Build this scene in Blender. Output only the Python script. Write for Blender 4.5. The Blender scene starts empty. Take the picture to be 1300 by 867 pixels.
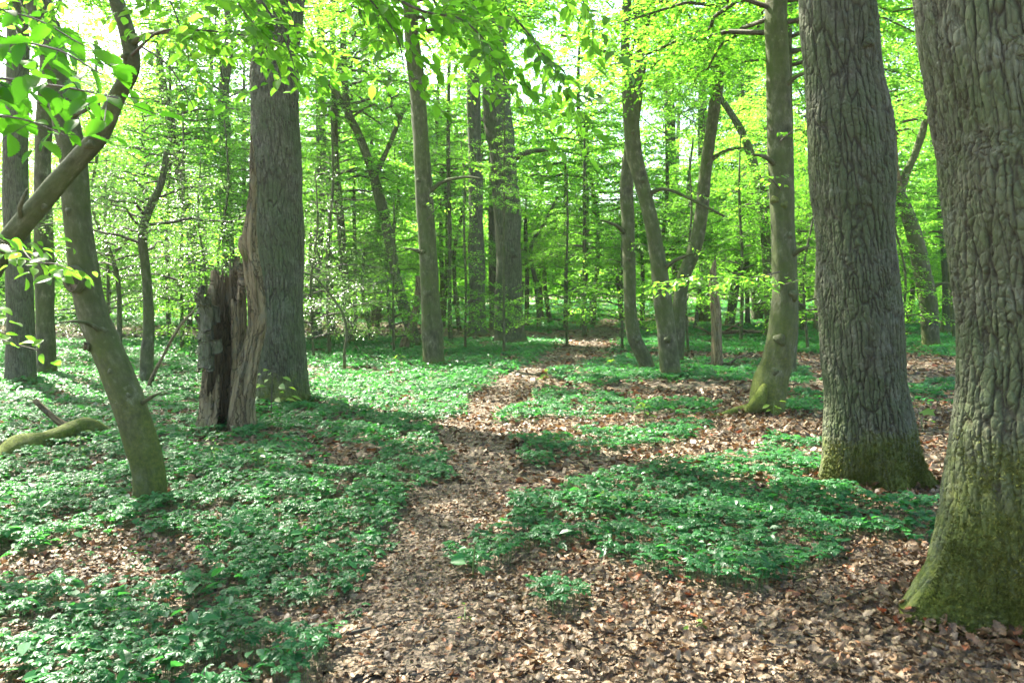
import bpy, math, random
import numpy as np
from mathutils import Vector

rng = np.random.default_rng(7)
random.seed(7)
F, HY, CX, EYE = 1011.0, 372.0, 650.0, 1.6      # photograph's focal length / horizon / centre, in its own pixels
C = bpy.context.scene.collection
PI = math.pi

# ------------------------------------------------------------------ small numeric helpers
def vnoise(x, y, seed=0):
    x = np.asarray(x, float); y = np.asarray(y, float)
    xi = np.floor(x).astype(np.int64); yi = np.floor(y).astype(np.int64)
    fx = x - xi; fy = y - yi
    fx = fx*fx*(3-2*fx); fy = fy*fy*(3-2*fy)
    def h(a, b):
        n = (a*374761393 + b*668265263 + seed*974711) & 0xffffffff
        n = ((n ^ (n >> 13)) * 1274126177) & 0xffffffff
        return ((n ^ (n >> 16)) & 0xffff)/65535.0
    return (h(xi, yi)*(1-fx)+h(xi+1, yi)*fx)*(1-fy) + (h(xi, yi+1)*(1-fx)+h(xi+1, yi+1)*fx)*fy

def fbm(x, y, seed=0, o=4):
    s = 0; a = .5
    for i in range(o):
        s = s + a*vnoise(np.asarray(x)*2**i, np.asarray(y)*2**i, seed+i*17); a *= .5
    return s/(1-.5**o)

def H(x, y):
    x = np.asarray(x, float); y = np.asarray(y, float)
    d = np.hypot(x, y)
    return (fbm(x*.35, y*.35, 3, 3)-.5)*.16*np.clip(d/3, 0, 1) + (fbm(x*.05, y*.05, 9, 2)-.5)*.5*np.clip((d-14)/30, 0, 1)

CAMZ = EYE
def at(px, py):                                   # pixel on the ground -> x, y
    D = 20.0 if py <= HY+6 else EYE*F/(py-HY)
    for _ in range(12):
        x = (px-CX)/F*D
        D = .5*D + .5*(CAMZ-float(H(x, D)))*F/max(py-HY, 6)
    return (px-CX)/F*D, D

def pt(px, py, D):
    return np.array([(px-CX)/F*D, D, CAMZ-(py-HY)/F*D])

def norm(v): return v/np.maximum(np.linalg.norm(v, axis=-1, keepdims=True), 1e-9)

# ------------------------------------------------------------------ mesh accumulator
class MB:
    def __init__(s): s.V=[]; s.L=[]; s.T=[]; s.M=[]; s.R=[]; s.B=[]; s.n=0
    def add(s, V, L, T, mat=0, rnd=None, bc=None):
        V = np.asarray(V, np.float32); L = np.asarray(L, np.int64).ravel(); T = np.asarray(T, np.int64).ravel()
        s.V.append(V); s.L.append(L+s.n); s.T.append(T); s.M.append(np.full(len(T), mat, np.int32))
        s.R.append(np.full(len(V), .5, np.float32) if rnd is None else np.asarray(rnd, np.float32))
        s.B.append(V if bc is None else np.asarray(bc, np.float32)); s.n += len(V)
    def mesh(s, name, mats, smooth=True):
        me = bpy.data.meshes.new(name)
        V = np.concatenate(s.V); L = np.concatenate(s.L); T = np.concatenate(s.T); M = np.concatenate(s.M)
        me.vertices.add(len(V)); me.vertices.foreach_set('co', V.ravel())
        me.loops.add(len(L)); me.loops.foreach_set('vertex_index', L.astype(np.int32))
        me.polygons.add(len(T))
        me.polygons.foreach_set('loop_start', (np.cumsum(T)-T).astype(np.int32))
        me.polygons.foreach_set('material_index', M)
        me.polygons.foreach_set('use_smooth', np.full(len(T), smooth, bool))
        a = me.attributes.new('rnd', 'FLOAT', 'POINT'); a.data.foreach_set('value', np.concatenate(s.R))
        b = me.attributes.new('bc', 'FLOAT_VECTOR', 'POINT'); b.data.foreach_set('vector', np.concatenate(s.B).ravel())
        for m in mats: me.materials.append(m)
        me.update(calc_edges=True)
        return me

def link(name, me, parent=None, loc=(0,0,0)):
    o = bpy.data.objects.new(name, me); C.objects.link(o); o.location = loc
    if parent is not None: o.parent = parent
    return o
def build(name, mb, mats, parent=None, smooth=True):
    return link(name, mb.mesh(name, mats, smooth), parent)
def thing(name, label, cat, loc, group=None):
    o = bpy.data.objects.new(name, None); C.objects.link(o); o.location = loc
    o.empty_display_size = .2
    o['label'] = label; o['category'] = cat
    if group: o['group'] = group
    return o
def tag(o, label, cat=None, kind=None, group=None):
    o['label'] = label
    if cat: o['category'] = cat
    if kind: o['kind'] = kind
    if group: o['group'] = group

# ------------------------------------------------------------------ templates: leaves
def flat(faces): return np.array([i for f in faces for i in f]), np.array([len(f) for f in faces])
def leaf_simple(w=.55, fold=.12):                 # four points folded along the midrib
    V = np.array([[0,0,0],[-w/2,.48,fold],[0,1,-.06],[w/2,.48,fold]])
    return V, *flat([(0,2,1),(0,3,2)])
def leaf_mid(w=.56, fold=.1, droop=.12):          # oval leaf, six edge points, folded and bent
    ys = [.0,.33,.68,1.0]
    mid = [(0,y,-droop*y*y) for y in ys]
    l = [(-w*.46,.3,fold-droop*.09),(-w*.40,.66,fold*.8-droop*.44)]
    r = [(-a,b,c) for a,b,c in l]
    V = np.array(mid+l+r)
    return V, *flat([(0,1,4),(4,1,2,5),(5,2,3),(0,6,1),(6,7,2,1),(7,3,2)])
def leaf_serrate(w=.58, n=9, fold=.09, droop=.2): # hornbeam leaf: toothed edge, ribbed blade
    V=[]; F_=[]
    for i in range(n+1):
        y=i/n; V.append((0,y,-droop*y*y))
    m=len(V)
    side={}
    for sg in (-1,1):
        for i in range(1,2*n):
            t=i/(2*n); hw=w*.5*math.sin(PI*min(1,t**.8))**.75*(1.0 if t<.6 else (1-(t-.6)**2*.9))
            tooth = 1.07 if i%2==0 else .93
            rib = .018 if i%2==0 else -.012
            side[sg,i]=len(V); V.append((sg*hw*tooth,t+.03*(i%2==0),fold*hw/(w*.5)-droop*t*t+rib))
    for sg in (-1,1):
        for k in range(n):
            a=[k, k+1]
            es=[side[sg,i] for i in (2*k,2*k+1,2*k+2) if (sg,i) in side]
            f=[k]+es+[k+1]
            if sg<0: f=f[::-1]
            F_.append(f)
    return np.array(V), *flat(F_)
def leaf_dry(seed, n=7):                          # curled, lobed brown oak leaf
    r=random.Random(seed); V=[]; cu=r.uniform(-1.2,2.0); cl=r.uniform(-.8,1.2); tw=r.uniform(-.9,.9)
    def P(x,y):
        z = cu*x*x*1.6 + cl*(y-.5)**2*.9 + tw*x*(y-.5) + r.uniform(-.015,.015)
        return (x,y,z)
    for i in range(n+1): V.append(P(0,i/n))
    side={}
    for sg in (-1,1):
        for i in range(1,2*n):
            t=i/(2*n); w=.31*math.sin(PI*t**1.25)**.8*(1.12 if i%2 else .68)*r.uniform(.85,1.15)
            side[sg,i]=len(V); V.append(P(sg*w,t))
    F_=[]
    for sg in (-1,1):
        for k in range(n):
            es=[side[sg,i] for i in (2*k,2*k+1,2*k+2) if (sg,i) in side]
            f=[k]+es+[k+1]
            F_.append(f[::-1] if sg<0 else f)
    return np.array(V), *flat(F_)
def leaf_dry_simple(seed):
    r=random.Random(seed); cu=r.uniform(-.3,1.0)
    V=[(0,0,0)]; 
    for x,y in ((-.25,.3),(-.3,.65),(0,1),(.3,.65),(.25,.3)): V.append((x*r.uniform(.8,1.2),y,cu*x*x*2+r.uniform(-.05,.08)))
    V.append((0,.5,r.uniform(-.06,.03)))
    return np.array(V), *flat([(0,6,2,1),(6,3,2),(0,5,4,6),(6,4,3)])
def herb(seed):                                   # a whorl of three divided leaves on a short stalk
    r=random.Random(seed); V=[]; F_=[]; a0=r.uniform(0,6.28); n=3
    for k in range(n):
        a=a0+k*2*PI/n+r.uniform(-.25,.25); ln=r.uniform(.8,1.1)
        tilt=r.uniform(-.25,.15)
        for b,l2 in ((-.62,.78),(0,1.0),(.62,.78)):
            aa=a+b; d=np.array([math.cos(aa),math.sin(aa),0]); p=np.array([-d[1],d[0],0]); L=ln*l2
            s=len(V)
            def q(u,w,z): V.append(tuple(d*u*L+p*w*L+np.array([0,0,z+tilt*u*L-.25*(u*L)**2])))
            q(.10,0,0); q(.5,-.2,.03); q(.74,-.23,.02); q(1,-.05,-.02); q(.98,.07,-.02); q(.72,.24,.02); q(.46,.19,.03); q(.62,0,-.02)
            F_+= [(s,s+7,s+2,s+1),(s+7,s+3,s+2),(s+7,s+4,s+3),(s+7,s+5,s+4),(s,s+6,s+5,s+7)]
    return np.array(V), *flat(F_)
def herb_simple(seed):
    r=random.Random(seed); V=[]; F_=[]; a0=r.uniform(0,6.28)
    for k in range(3):
        a=a0+k*2.09+r.uniform(-.3,.3); d=np.array([math.cos(a),math.sin(a),0]); p=np.array([-d[1],d[0],0]); t=r.uniform(-.3,.2); s=len(V)
        for u,w,z in ((.05,0,0),(.6,-.36,.04),(1.05,0,-.08),(.6,.36,.04)): V.append(tuple(d*u+p*w+np.array([0,0,z+t*u])))
        F_+=[(s,s+2,s+1),(s,s+3,s+2)]
    return np.array(V), *flat(F_)

def scatter(mb, tpl, pos, X, Y, Z, s, mat=0, rnd=None):
    V,L,T = tpl; n=len(pos)
    if n==0: return
    s=np.broadcast_to(np.asarray(s,float),(n,))
    P = (V[None,:,0,None]*X[:,None,:]+V[None,:,1,None]*Y[:,None,:]+V[None,:,2,None]*Z[:,None,:])*s[:,None,None]+pos[:,None,:]
    k=len(V)
    LL=(L[None,:]+np.arange(n)[:,None]*k)
    r = rng.random(n) if rnd is None else rnd
    mb.add(P.reshape(-1,3), LL, np.tile(T,n), mat, np.repeat(r,k))
def frames(d, up):
    Y=norm(d); X=norm(np.cross(Y,up)); return X,Y,np.cross(X,Y)

# ------------------------------------------------------------------ tubes
def resample(P, R, step):
    P=np.asarray(P,float); R=np.asarray(R,float)
    Q=np.vstack([2*P[0]-P[1],P,2*P[-1]-P[-2]]); RR=np.concatenate([[R[0]],R,[R[-1]]])
    oP=[];oR=[]
    for i in range(1,len(Q)-2):
        n=max(1,int(np.ceil(np.linalg.norm(Q[i+1]-Q[i])/step)))
        t=(np.arange(n)/n)[:,None]
        a,b,c,d=Q[i-1],Q[i],Q[i+1],Q[i+2]
        oP.append(.5*((2*b)+(c-a)*t+(2*a-5*b+4*c-d)*t*t+(3*b-a-3*c+d)*t**3))
        tt=t[:,0]; tt=tt*tt*(3-2*tt); oR.append(RR[i]*(1-tt)+RR[i+1]*tt)
    oP.append(P[-1:]); oR.append(R[-1:])
    return np.concatenate(oP),np.concatenate(oR)

def tube(mb, P, R, seg, mat=0, rfun=None, cap=True, s0=0., upright=False):
    """ring tube round path P; rfun(theta, s, r) may change the radius; bc = straightened bark coordinates"""
    P=np.asarray(P,float); n=len(P)
    T=norm(np.gradient(P,axis=0))
    if upright: T=norm(T*np.array([.35,.35,1]))
    ref=np.array([0,1.,0]) if abs(T[:,1]).mean()<.8 else np.array([1.,0,0])
    U=norm(np.cross(ref[None,:],T)); W=np.cross(T,U)
    s=np.concatenate([[0],np.cumsum(np.linalg.norm(np.diff(P,axis=0),axis=1))])+s0
    th=np.arange(seg)/seg*2*PI
    TH,S=np.meshgrid(th,s); RR=np.repeat(np.asarray(R,float)[:,None],seg,1)
    R0=RR
    if rfun is not None: RR=rfun(TH,S,RR)
    V=P[:,None,:]+RR[...,None]*(np.cos(TH)[...,None]*U[:,None,:]+np.sin(TH)[...,None]*W[:,None,:])
    bc=np.stack([R0*np.cos(TH),R0*np.sin(TH),S],-1)
    i=np.arange(n-1)[:,None]; j=np.arange(seg)[None,:]; j2=(j+1)%seg
    L=np.stack([i*seg+j,i*seg+j2,(i+1)*seg+j2,(i+1)*seg+j],-1).reshape(-1)
    Tt=np.full((n-1)*seg,4)
    if cap:
        L=np.concatenate([L,(n-1)*seg+np.arange(seg)]); Tt=np.concatenate([Tt,[seg]])
    mb.add(V.reshape(-1,3),L,Tt,mat,None,bc.reshape(-1,3))

# ------------------------------------------------------------------ materials
class NT:
    def __init__(s,name):
        s.m=bpy.data.materials.new(name); s.m.use_nodes=True; s.t=s.m.node_tree; s.t.nodes.clear()
        s.out=s.N('ShaderNodeOutputMaterial')
    def N(s,ty,**k):
        n=s.t.nodes.new(ty)
        for a,b in k.items(): setattr(n,a,b)
        return n
    def put(s,node,key,v):
        if isinstance(v,bpy.types.NodeSocket): s.t.links.new(v,node.inputs[key])
        else: node.inputs[key].default_value=v
    def attr(s,name,o): n=s.N('ShaderNodeAttribute',attribute_name=name); return n.outputs[o]
    def noise(s,vec,scale,detail=4,rough=.55,dist=0,col=False):
        n=s.N('ShaderNodeTexNoise'); s.put(n,'Vector',vec); s.put(n,'Scale',scale); s.put(n,'Detail',detail); s.put(n,'Roughness',rough); s.put(n,'Distortion',dist)
        return n.outputs['Color' if col else 'Fac']
    def vor(s,vec,scale,feature='DISTANCE_TO_EDGE',out='Distance'):
        n=s.N('ShaderNodeTexVoronoi',feature=feature); s.put(n,'Vector',vec); s.put(n,'Scale',scale); return n.outputs[out]
    def ramp(s,fac,stops,interp='LINEAR'):
        n=s.N('ShaderNodeValToRGB'); e=n.color_ramp.elements; n.color_ramp.interpolation=interp
        while len(e)<len(stops): e.new(.5)
        for x,(p,c) in zip(e,stops): x.position=p; x.color=(*c,1) if len(c)==3 else c
        s.put(n,'Fac',fac); return n.outputs['Color']
    def rng(s,v,a,b,c=0,d=1,smooth=False):
        n=s.N('ShaderNodeMapRange'); n.clamp=True
        if smooth: n.interpolation_type='SMOOTHSTEP'
        for k,x in zip(('Value','From Min','From Max','To Min','To Max'),(v,a,b,c,d)): s.put(n,k,x)
        return n.outputs['Result']
    def math(s,op,a,b=0,c=0):
        n=s.N('ShaderNodeMath',operation=op); s.put(n,0,a); s.put(n,1,b); s.put(n,2,c); return n.outputs[0]
    def vmath(s,op,a,b):
        n=s.N('ShaderNodeVectorMath',operation=op); s.put(n,0,a)
        if op=='SCALE': s.put(n,'Scale',b)
        else: s.put(n,1,b)
        return n.outputs[0]
    def mix(s,f,a,b,blend='MIX'):
        n=s.N('ShaderNodeMix',data_type='RGBA',blend_type=blend)
        s.put(n,'Factor',f); s.put(n,'A',a if not isinstance(a,tuple) else (*a,1) if len(a)==3 else a); s.put(n,'B',b if not isinstance(b,tuple) else (*b,1) if len(b)==3 else b)
        n2=[o for o in n.outputs if o.type=='RGBA'][0]
        return n2
    def put_mix(s,*a): return s.mix(*a)
    def bsdf(s,col,rough,spec=.5,normal=None):
        n=s.N('ShaderNodeBsdfPrincipled'); s.put(n,'Base Color',col if isinstance(col,bpy.types.NodeSocket) else (*col,1)); s.put(n,'Roughness',rough); s.put(n,'Specular IOR Level',spec)
        if normal is not None: s.put(n,'Normal',normal)
        return n.outputs[0]
    def bump(s,h,dist,strength=1.0):
        n=s.N('ShaderNodeBump'); s.put(n,'Height',h); s.put(n,'Distance',dist); s.put(n,'Strength',strength); return n.outputs[0]
    def done(s,sh): s.t.links.new(sh,s.out.inputs['Surface']); return s.m

# ShaderNodeMix has several sockets called A/B/Factor: address them by type
def _mix(s,f,a,b,blend='MIX'):
    n=s.N('ShaderNodeMix',data_type='RGBA',blend_type=blend)
    fac=[i for i in n.inputs if i.name=='Factor' and i.type=='VALUE'][0]
    A=[i for i in n.inputs if i.name=='A' and i.type=='RGBA'][0]; B=[i for i in n.inputs if i.name=='B' and i.type=='RGBA'][0]
    for sock,v in ((fac,f),(A,a),(B,b)):
        if isinstance(v,bpy.types.NodeSocket): s.t.links.new(v,sock)
        elif isinstance(v,tuple) and len(v)==3: sock.default_value=(*v,1)
        else: sock.default_value=v
    return [o for o in n.outputs if o.type=='RGBA'][0]
NT.mix=_mix

def leaf_material(name, ref, trn, rough=.4, spec=.5, tr=.5, var=.35):
    m=NT(name); r=m.attr('rnd','Fac')
    k=m.rng(r,0,1,1-var,1+var)
    yel=m.rng(r,.6,1,0,.4)
    c1=m.mix(yel,ref,(ref[0]*1.9,ref[1]*1.15,ref[2]*.8)); c2=m.mix(yel,trn,(min(1,trn[0]*1.5),min(1,trn[1]*1.05),trn[2]*.8))
    c1=m.vmath('SCALE',c1,k); c2=m.vmath('SCALE',c2,k)
    b=m.bsdf(c1,rough,spec)
    t=m.N('ShaderNodeBsdfTranslucent'); m.put(t,'Color',c2)
    x=m.N('ShaderNodeMixShader'); m.put(x,0,tr); m.put(x,1,b); m.put(x,2,t.outputs[0])
    return m.done(x.outputs[0])

def bark_material(name, kind, disp=0.0, moss=.6, mosstop=.7):
    m=NT(name); bc=m.attr('bc','Vector')
    sep=m.N('ShaderNodeSeparateXYZ'); m.put(sep,0,bc); s=sep.outputs['Z']
    if kind=='oak':
        w=m.vmath('SCALE',m.vmath('SUBTRACT',m.noise(bc,7,4,col=True),(.5,.5,.5)),.038)
        st=m.vmath('MULTIPLY',m.vmath('ADD',bc,w),(1,1,.12))
        va=m.rng(m.vor(st,29),.0,.13); vb=m.rng(m.vor(m.vmath('MULTIPLY',m.vmath('ADD',bc,w),(1,1,.13)),20),.0,.11)
        sel=m.rng(m.noise(bc,1.6,3),.42,.6)
        v1=m.math('ADD',m.math('MULTIPLY',va,m.math('SUBTRACT',1.0,sel)),m.math('MULTIPLY',vb,sel))
        st2=m.vmath('MULTIPLY',m.vmath('ADD',bc,w),(1,1,.4))
        v2=m.rng(m.vor(st2,38),.0,.14,smooth=True)
        fine=m.noise(m.vmath('MULTIPLY',bc,(1,1,.6)),70,7,.72)
        h=m.math('ADD',m.math('MULTIPLY',v1,.6),m.math('ADD',m.math('MULTIPLY',v2,.22),m.math('MULTIPLY',fine,.6)))
        tone=m.noise(m.vmath('MULTIPLY',bc,(1,1,.4)),16,7,.7)
        col=m.ramp(tone,[(.25,(.045,.045,.03)),(.5,(.095,.095,.066)),(.75,(.2,.2,.15))])
        lich=m.rng(m.noise(bc,2.2,6,.7),.34,.58)
        col=m.mix(m.math('MULTIPLY',lich,.8),col,(.072,.098,.04))
        grey=m.rng(m.noise(m.vmath('ADD',bc,(7,3,1)),5,6,.75),.55,.66)
        col=m.mix(m.math('MULTIPLY',grey,.55),col,(.165,.18,.135))
        col=m.mix(m.rng(v2,0,.6,.35,0),col,(.05,.042,.03))
        col=m.mix(m.rng(v1,0,.8,.85,0),col,(.035,.028,.02))
        bd=.013
    elif kind=='smooth':
        st=m.vmath('MULTIPLY',bc,(1,1,.5))
        tone=m.noise(st,12,8,.7)
        fine=m.noise(bc,60,5,.6)
        ring=m.noise(m.vmath('MULTIPLY',bc,(.35,.35,2.2)),16,4,.6)
        h=m.math('ADD',m.math('MULTIPLY',tone,.5),m.math('ADD',m.math('MULTIPLY',fine,.25),m.math('MULTIPLY',ring,.3)))
        col=m.ramp(tone,[(.32,(.03,.03,.017)),(.48,(.065,.064,.038)),(.58,(.105,.103,.068)),(.7,(.24,.235,.175))])
        spots=m.rng(m.noise(bc,26,2,.5),.62,.7)
        spots=m.math('MULTIPLY',spots,m.rng(m.noise(bc,2.4,3),.52,.62))
        col=m.mix(m.math('MULTIPLY',spots,.6),col,(.34,.35,.29))
        dk=m.rng(m.noise(m.vmath('MULTIPLY',bc,(1,1,.25)),11,6,.7),.56,.68)
        col=m.mix(m.math('MULTIPLY',dk,.7),col,(.03,.03,.02))
        lich=m.rng(m.noise(bc,1.7,5,.65),.36,.6)
        col=m.mix(m.math('MULTIPLY',lich,.8),col,(.062,.085,.022))
        bd=.02
    else:                                          # dead, barkless wood
        st=m.vmath('MULTIPLY',bc,(1,1,.13))
        tone=m.noise(st,24,8,.72,.4)
        ww=m.vmath('ADD',bc,m.vmath('SCALE',m.vmath('SUBTRACT',m.noise(bc,9,4,col=True),(.5,.5,.5)),.09))
        crack=m.rng(m.vor(m.vmath('MULTIPLY',ww,(1,1,.09)),17),0,.09,smooth=True)
        fine=m.noise(m.vmath('MULTIPLY',bc,(1,1,.2)),90,5,.6)
        h=m.math('ADD',m.math('MULTIPLY',tone,.8),m.math('ADD',m.math('MULTIPLY',crack,.45),m.math('MULTIPLY',fine,.35)))
        if kind=='dead':
            col=m.ramp(tone,[(.3,(.05,.036,.018)),(.45,(.17,.13,.068)),(.6,(.26,.215,.12)),(.78,(.4,.34,.2))])
        else:
            col=m.ramp(tone,[(.28,(.055,.042,.02)),(.48,(.15,.113,.06)),(.72,(.3,.24,.14))])
        col=m.mix(m.rng(crack,0,.8,.75,0),col,(.03,.022,.014))
        gr=m.rng(m.noise(bc,6,6,.75),.5,.62)
        col=m.mix(m.math('MULTIPLY',gr,.5),col,(.16,.155,.125))
        lich=m.rng(m.noise(bc,3,4,.6),.5,.7)
        col=m.mix(m.math('MULTIPLY',lich,.3),col,(.13,.14,.07))
        bd=.03
    mf=m.math('MULTIPLY',m.rng(s,.05,mosstop,1,0),1.0)
    mm=m.rng(m.math('ADD',mf,m.math('MULTIPLY',m.noise(bc,4,7,.75),1.9)),1.3,2.0)
    mm=m.math('MULTIPLY',mm,moss)
    mcol=m.ramp(m.noise(bc,38,4,.7),[(.3,(.045,.066,.008)),(.5,(.1,.13,.016)),(.72,(.19,.205,.03))])
    col=m.mix(mm,col,mcol)
    mb=m.noise(bc,120,4,.75)
    h2=m.math('ADD',m.math('MULTIPLY',h,m.rng(mm,0,1,1,.45)),m.math('MULTIPLY',m.math('MULTIPLY',mb,mm),.7))
    nrm=m.bump(h2,bd,1.0)
    sh=m.bsdf(col,.85,.25,nrm)
    if disp:
        d=m.N('ShaderNodeDisplacement'); m.put(d,'Height',h2); m.put(d,'Midlevel',.8); m.put(d,'Scale',disp)
        m.t.links.new(d.outputs[0],m.out.inputs['Displacement']); m.m.displacement_method='DISPLACEMENT'
    return m.done(sh)

def litter_material(name, dark=1.0):
    m=NT(name); g=m.N('ShaderNodeTexCoord').outputs['Object']
    w=m.vmath('ADD',g,m.vmath('SCALE',m.noise(g,18,3,col=True),.06))
    cell=m.vor(w,19,'F1','Color'); sep=m.N('ShaderNodeSeparateColor'); m.put(sep,0,cell)
    edge=m.vor(w,19)
    col=m.ramp(sep.outputs[0],[(0,(.07*dark,.05*dark,.035*dark)),(.35,(.16*dark,.115*dark,.078*dark)),(.7,(.27*dark,.205*dark,.145*dark)),(.95,(.36*dark,.27*dark,.19*dark))])
    big=m.noise(g,.8,4,.6)
    col=m.mix(m.rng(big,.45,.7,0,.55),col,(.085,.065,.042))
    h=m.math('ADD',m.rng(edge,0,.25,0,.6),m.math('ADD',m.math('MULTIPLY',sep.outputs[1],.6),m.math('MULTIPLY',m.noise(g,70,4),.4)))
    return m.done(m.bsdf(col,.8,.3,m.bump(h,.03,1.0)))

def dryleaf_material():
    m=NT('dry_leaf'); r=m.attr('rnd','Fac')
    col=m.ramp(r,[(0,(.05,.034,.02)),(.25,(.115,.074,.04)),(.5,(.2,.132,.074)),(.7,(.3,.225,.15)),(.84,(.42,.34,.25)),(.92,(.36,.17,.08)),(.98,(.36,.10,.04))])
    n=m.noise(m.N('ShaderNodeTexCoord').outputs['Object'],45,4)
    col=m.vmath('MULTIPLY',m.vmath('SCALE',col,m.rng(n,.3,.7,.42,.88)),(1.0,.92,.8))
    b=m.bsdf(col,.55,.45)
    t=m.N('ShaderNodeBsdfTranslucent'); m.put(t,'Color',m.vmath('MULTIPLY',col,(1.0,.75,.5)))
    x=m.N('ShaderNodeMixShader'); m.put(x,0,.18); m.put(x,1,b); m.put(x,2,t.outputs[0])
    return m.done(x.outputs[0])

M={}
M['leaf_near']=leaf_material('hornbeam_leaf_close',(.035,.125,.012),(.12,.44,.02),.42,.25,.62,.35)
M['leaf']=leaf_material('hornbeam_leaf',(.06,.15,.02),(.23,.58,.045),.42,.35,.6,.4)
M['leaf_oak']=leaf_material('oak_leaf',(.05,.12,.018),(.19,.5,.03),.45,.4,.56,.4)
M['leaf_pale']=leaf_material('shrub_leaf_pale',(.075,.145,.05),(.17,.38,.06),.27,.7,.4,.3)
M['herb']=leaf_material('woodland_herb_leaf',(.027,.13,.042),(.07,.34,.05),.4,.38,.42,.5)
M['seedling']=leaf_material('seedling_leaf',(.10,.20,.03),(.3,.55,.05),.4,.5,.5,.2)
M['oak_close']=bark_material('oak_bark_deep','oak',.024,.98,.95)
M['oak_mossy']=bark_material('oak_bark_mossy','oak',.025,.98,1.6)
M['oak']=bark_material('oak_bark','oak',0,.8,.5)
M['smooth_close']=bark_material('hornbeam_bark_close','smooth',0,.75,2.0)
M['smooth']=bark_material('hornbeam_bark','smooth',0,.8,.6)
M['dead']=bark_material('dead_wood','dead',0,.5,.25)
M['rot']=bark_material('rotten_wood','rot',0,.3,.2)
M['mosslog']=bark_material('mossy_log','smooth',0,1.0,9.0)
M['litter']=litter_material('leaf_litter_ground')
M['trail']=litter_material('leaf_litter_path',.7)
M['dry']=dryleaf_material()
_t=NT('twig_bark'); M['twig']=_t.done(_t.bsdf(_t.ramp(_t.noise(_t.attr('bc','Vector'),20,3),[(.3,(.035,.03,.022)),(.7,(.11,.10,.075))]),.8,.3))
_t=NT('herb_stalk'); M['stalk']=_t.done(_t.bsdf((.09,.14,.04),.5,.4))
_t=NT('moss_tuft'); M['moss']=_t.done(_t.bsdf(_t.ramp(_t.attr('rnd','Fac'),[(0,(.035,.05,.008)),(.5,(.09,.105,.018)),(1,(.18,.18,.04))]),.8,.2))

# ------------------------------------------------------------------ ground
gx=np.sinh(np.linspace(-1,1,261)*6.2); gx=gx/abs(gx).max()*700
gy=np.sinh(np.linspace(-1,1,281)*6.2); gy=gy/abs(gy).max()*700+6
GX,GY=np.meshgrid(gx,gy); GZ=H(GX,GY)
mb=MB(); ny,nx=GX.shape
i=np.arange(ny-1)[:,None]; j=np.arange(nx-1)[None,:]
mb.add(np.stack([GX,GY,GZ],-1).reshape(-1,3),np.stack([i*nx+j,i*nx+j+1,(i+1)*nx+j+1,(i+1)*nx+j],-1).reshape(-1),np.full((ny-1)*(nx-1),4))
g=build('ground',mb,[M['litter']]); tag(g,'forest floor of brown leaf litter','ground','structure')

trail_px=[(500,920),(515,867),(530,800),(520,740),(530,690),(556,650),(594,610),(606,575),(602,540),(622,505),(665,472),(705,452),(738,438),(762,424),(772,412),(775,406)]
tp=np.array([at(*p) for p in trail_px]); 
tp=np.vstack([[[-.35,-1.5]],tp])
tP,tW=resample(np.c_[tp,np.zeros(len(tp))],np.linspace(.34,.5,len(tp)),.25)
def trail_dist(x,y):
    x=np.asarray(x); y=np.asarray(y); out=np.full(x.shape,1e9)
    for p in tP[::2]: out=np.minimum(out,(x-p[0])**2+(y-p[1])**2)
    return np.sqrt(out)
mb=MB(); n=len(tP); tt=norm(np.gradient(tP,axis=0)); nn=np.stack([-tt[:,1],tt[:,0]],-1)
us=np.linspace(-1,1,9); X=tP[:,None,0]+nn[:,None,0]*us[None,:]*(tW[:,None]*(.85+.3*fbm(np.arange(n)*.3,np.zeros(n),5)[:,None])); Y=tP[:,None,1]+nn[:,None,1]*us[None,:]*tW[:,None]
Z=H(X,Y)+.006+.006*(1-us[None,:]**2)
i=np.arange(n-1)[:,None]; j=np.arange(8)[None,:]
mb.add(np.stack([X,Y,Z],-1).reshape(-1,3),np.stack([i*9+j,i*9+j+1,(i+1)*9+j+1,(i+1)*9+j],-1).reshape(-1),np.full((n-1)*8,4))
g=build('path',mb,[M['trail']]); tag(g,'narrow trodden footpath winding away through the wood','path','structure')

# ------------------------------------------------------------------ where the green mats grow (ground coordinates)
def ground_poly(px): return np.array([at(*p) for p in px])
def in_poly(x,y,poly):
    c=np.zeros(x.shape,bool); n=len(poly)
    for k in range(n):
        x1,y1=poly[k]; x2,y2=poly[(k+1)%n]
        if y1==y2: continue
        c^=((y1>y)!=(y2>y))&(x<(x2-x1)*(y-y1)/(y2-y1)+x1)
    return c
green=[ground_poly(p) for p in (
 [(-700,430),(715,432),(680,462),(632,490),(600,512),(560,540),(545,560),(580,598),(545,625),(500,650),(530,688),(505,710),(450,735),(480,770),(440,800),(425,835),(390,900),(-700,900)],
 [(570,705),(610,682),(690,640),(760,608),(880,592),(960,585),(1050,622),(1120,640),(1200,650),(1185,690),(1100,688),(1040,722),(960,748),(880,755),(800,735),(740,692),(650,722),(580,738)],
 [(670,770),(700,748),(735,765),(705,790)],
 [(625,540),(690,497),(800,506),(915,514),(890,530),(780,532),(700,535)],
 [(640,588),(660,562),(760,545),(880,540),(895,556),(800,580),(690,597)],
 [(960,575),(990,560),(1055,570),(1050,610),(980,600)],
 [(690,478),(780,455),(1000,462),(1060,490),(980,490),(860,487),(740,492)],
 [(770,450),(800,430),(1300,425),(1300,455),(1060,452),(900,450)],
 [(790,428),(800,408),(1500,405),(1500,424)],
 [(1000,525),(1000,500),(1070,500),(1060,522)],[(1150,520),(1160,490),(1225,488),(1225,512)],
 [(690,425),(560,405),(760,400),(750,415)])]
bare=[ground_poly(p) for p in ([(20,720),(100,690),(230,690),(270,720),(230,760),(90,775)],[(210,660),(300,640),(330,655),(260,672)],[(400,575),(470,570),(480,588),(410,594)],[(320,790),(420,770),(430,800),(330,815)])]
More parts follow.
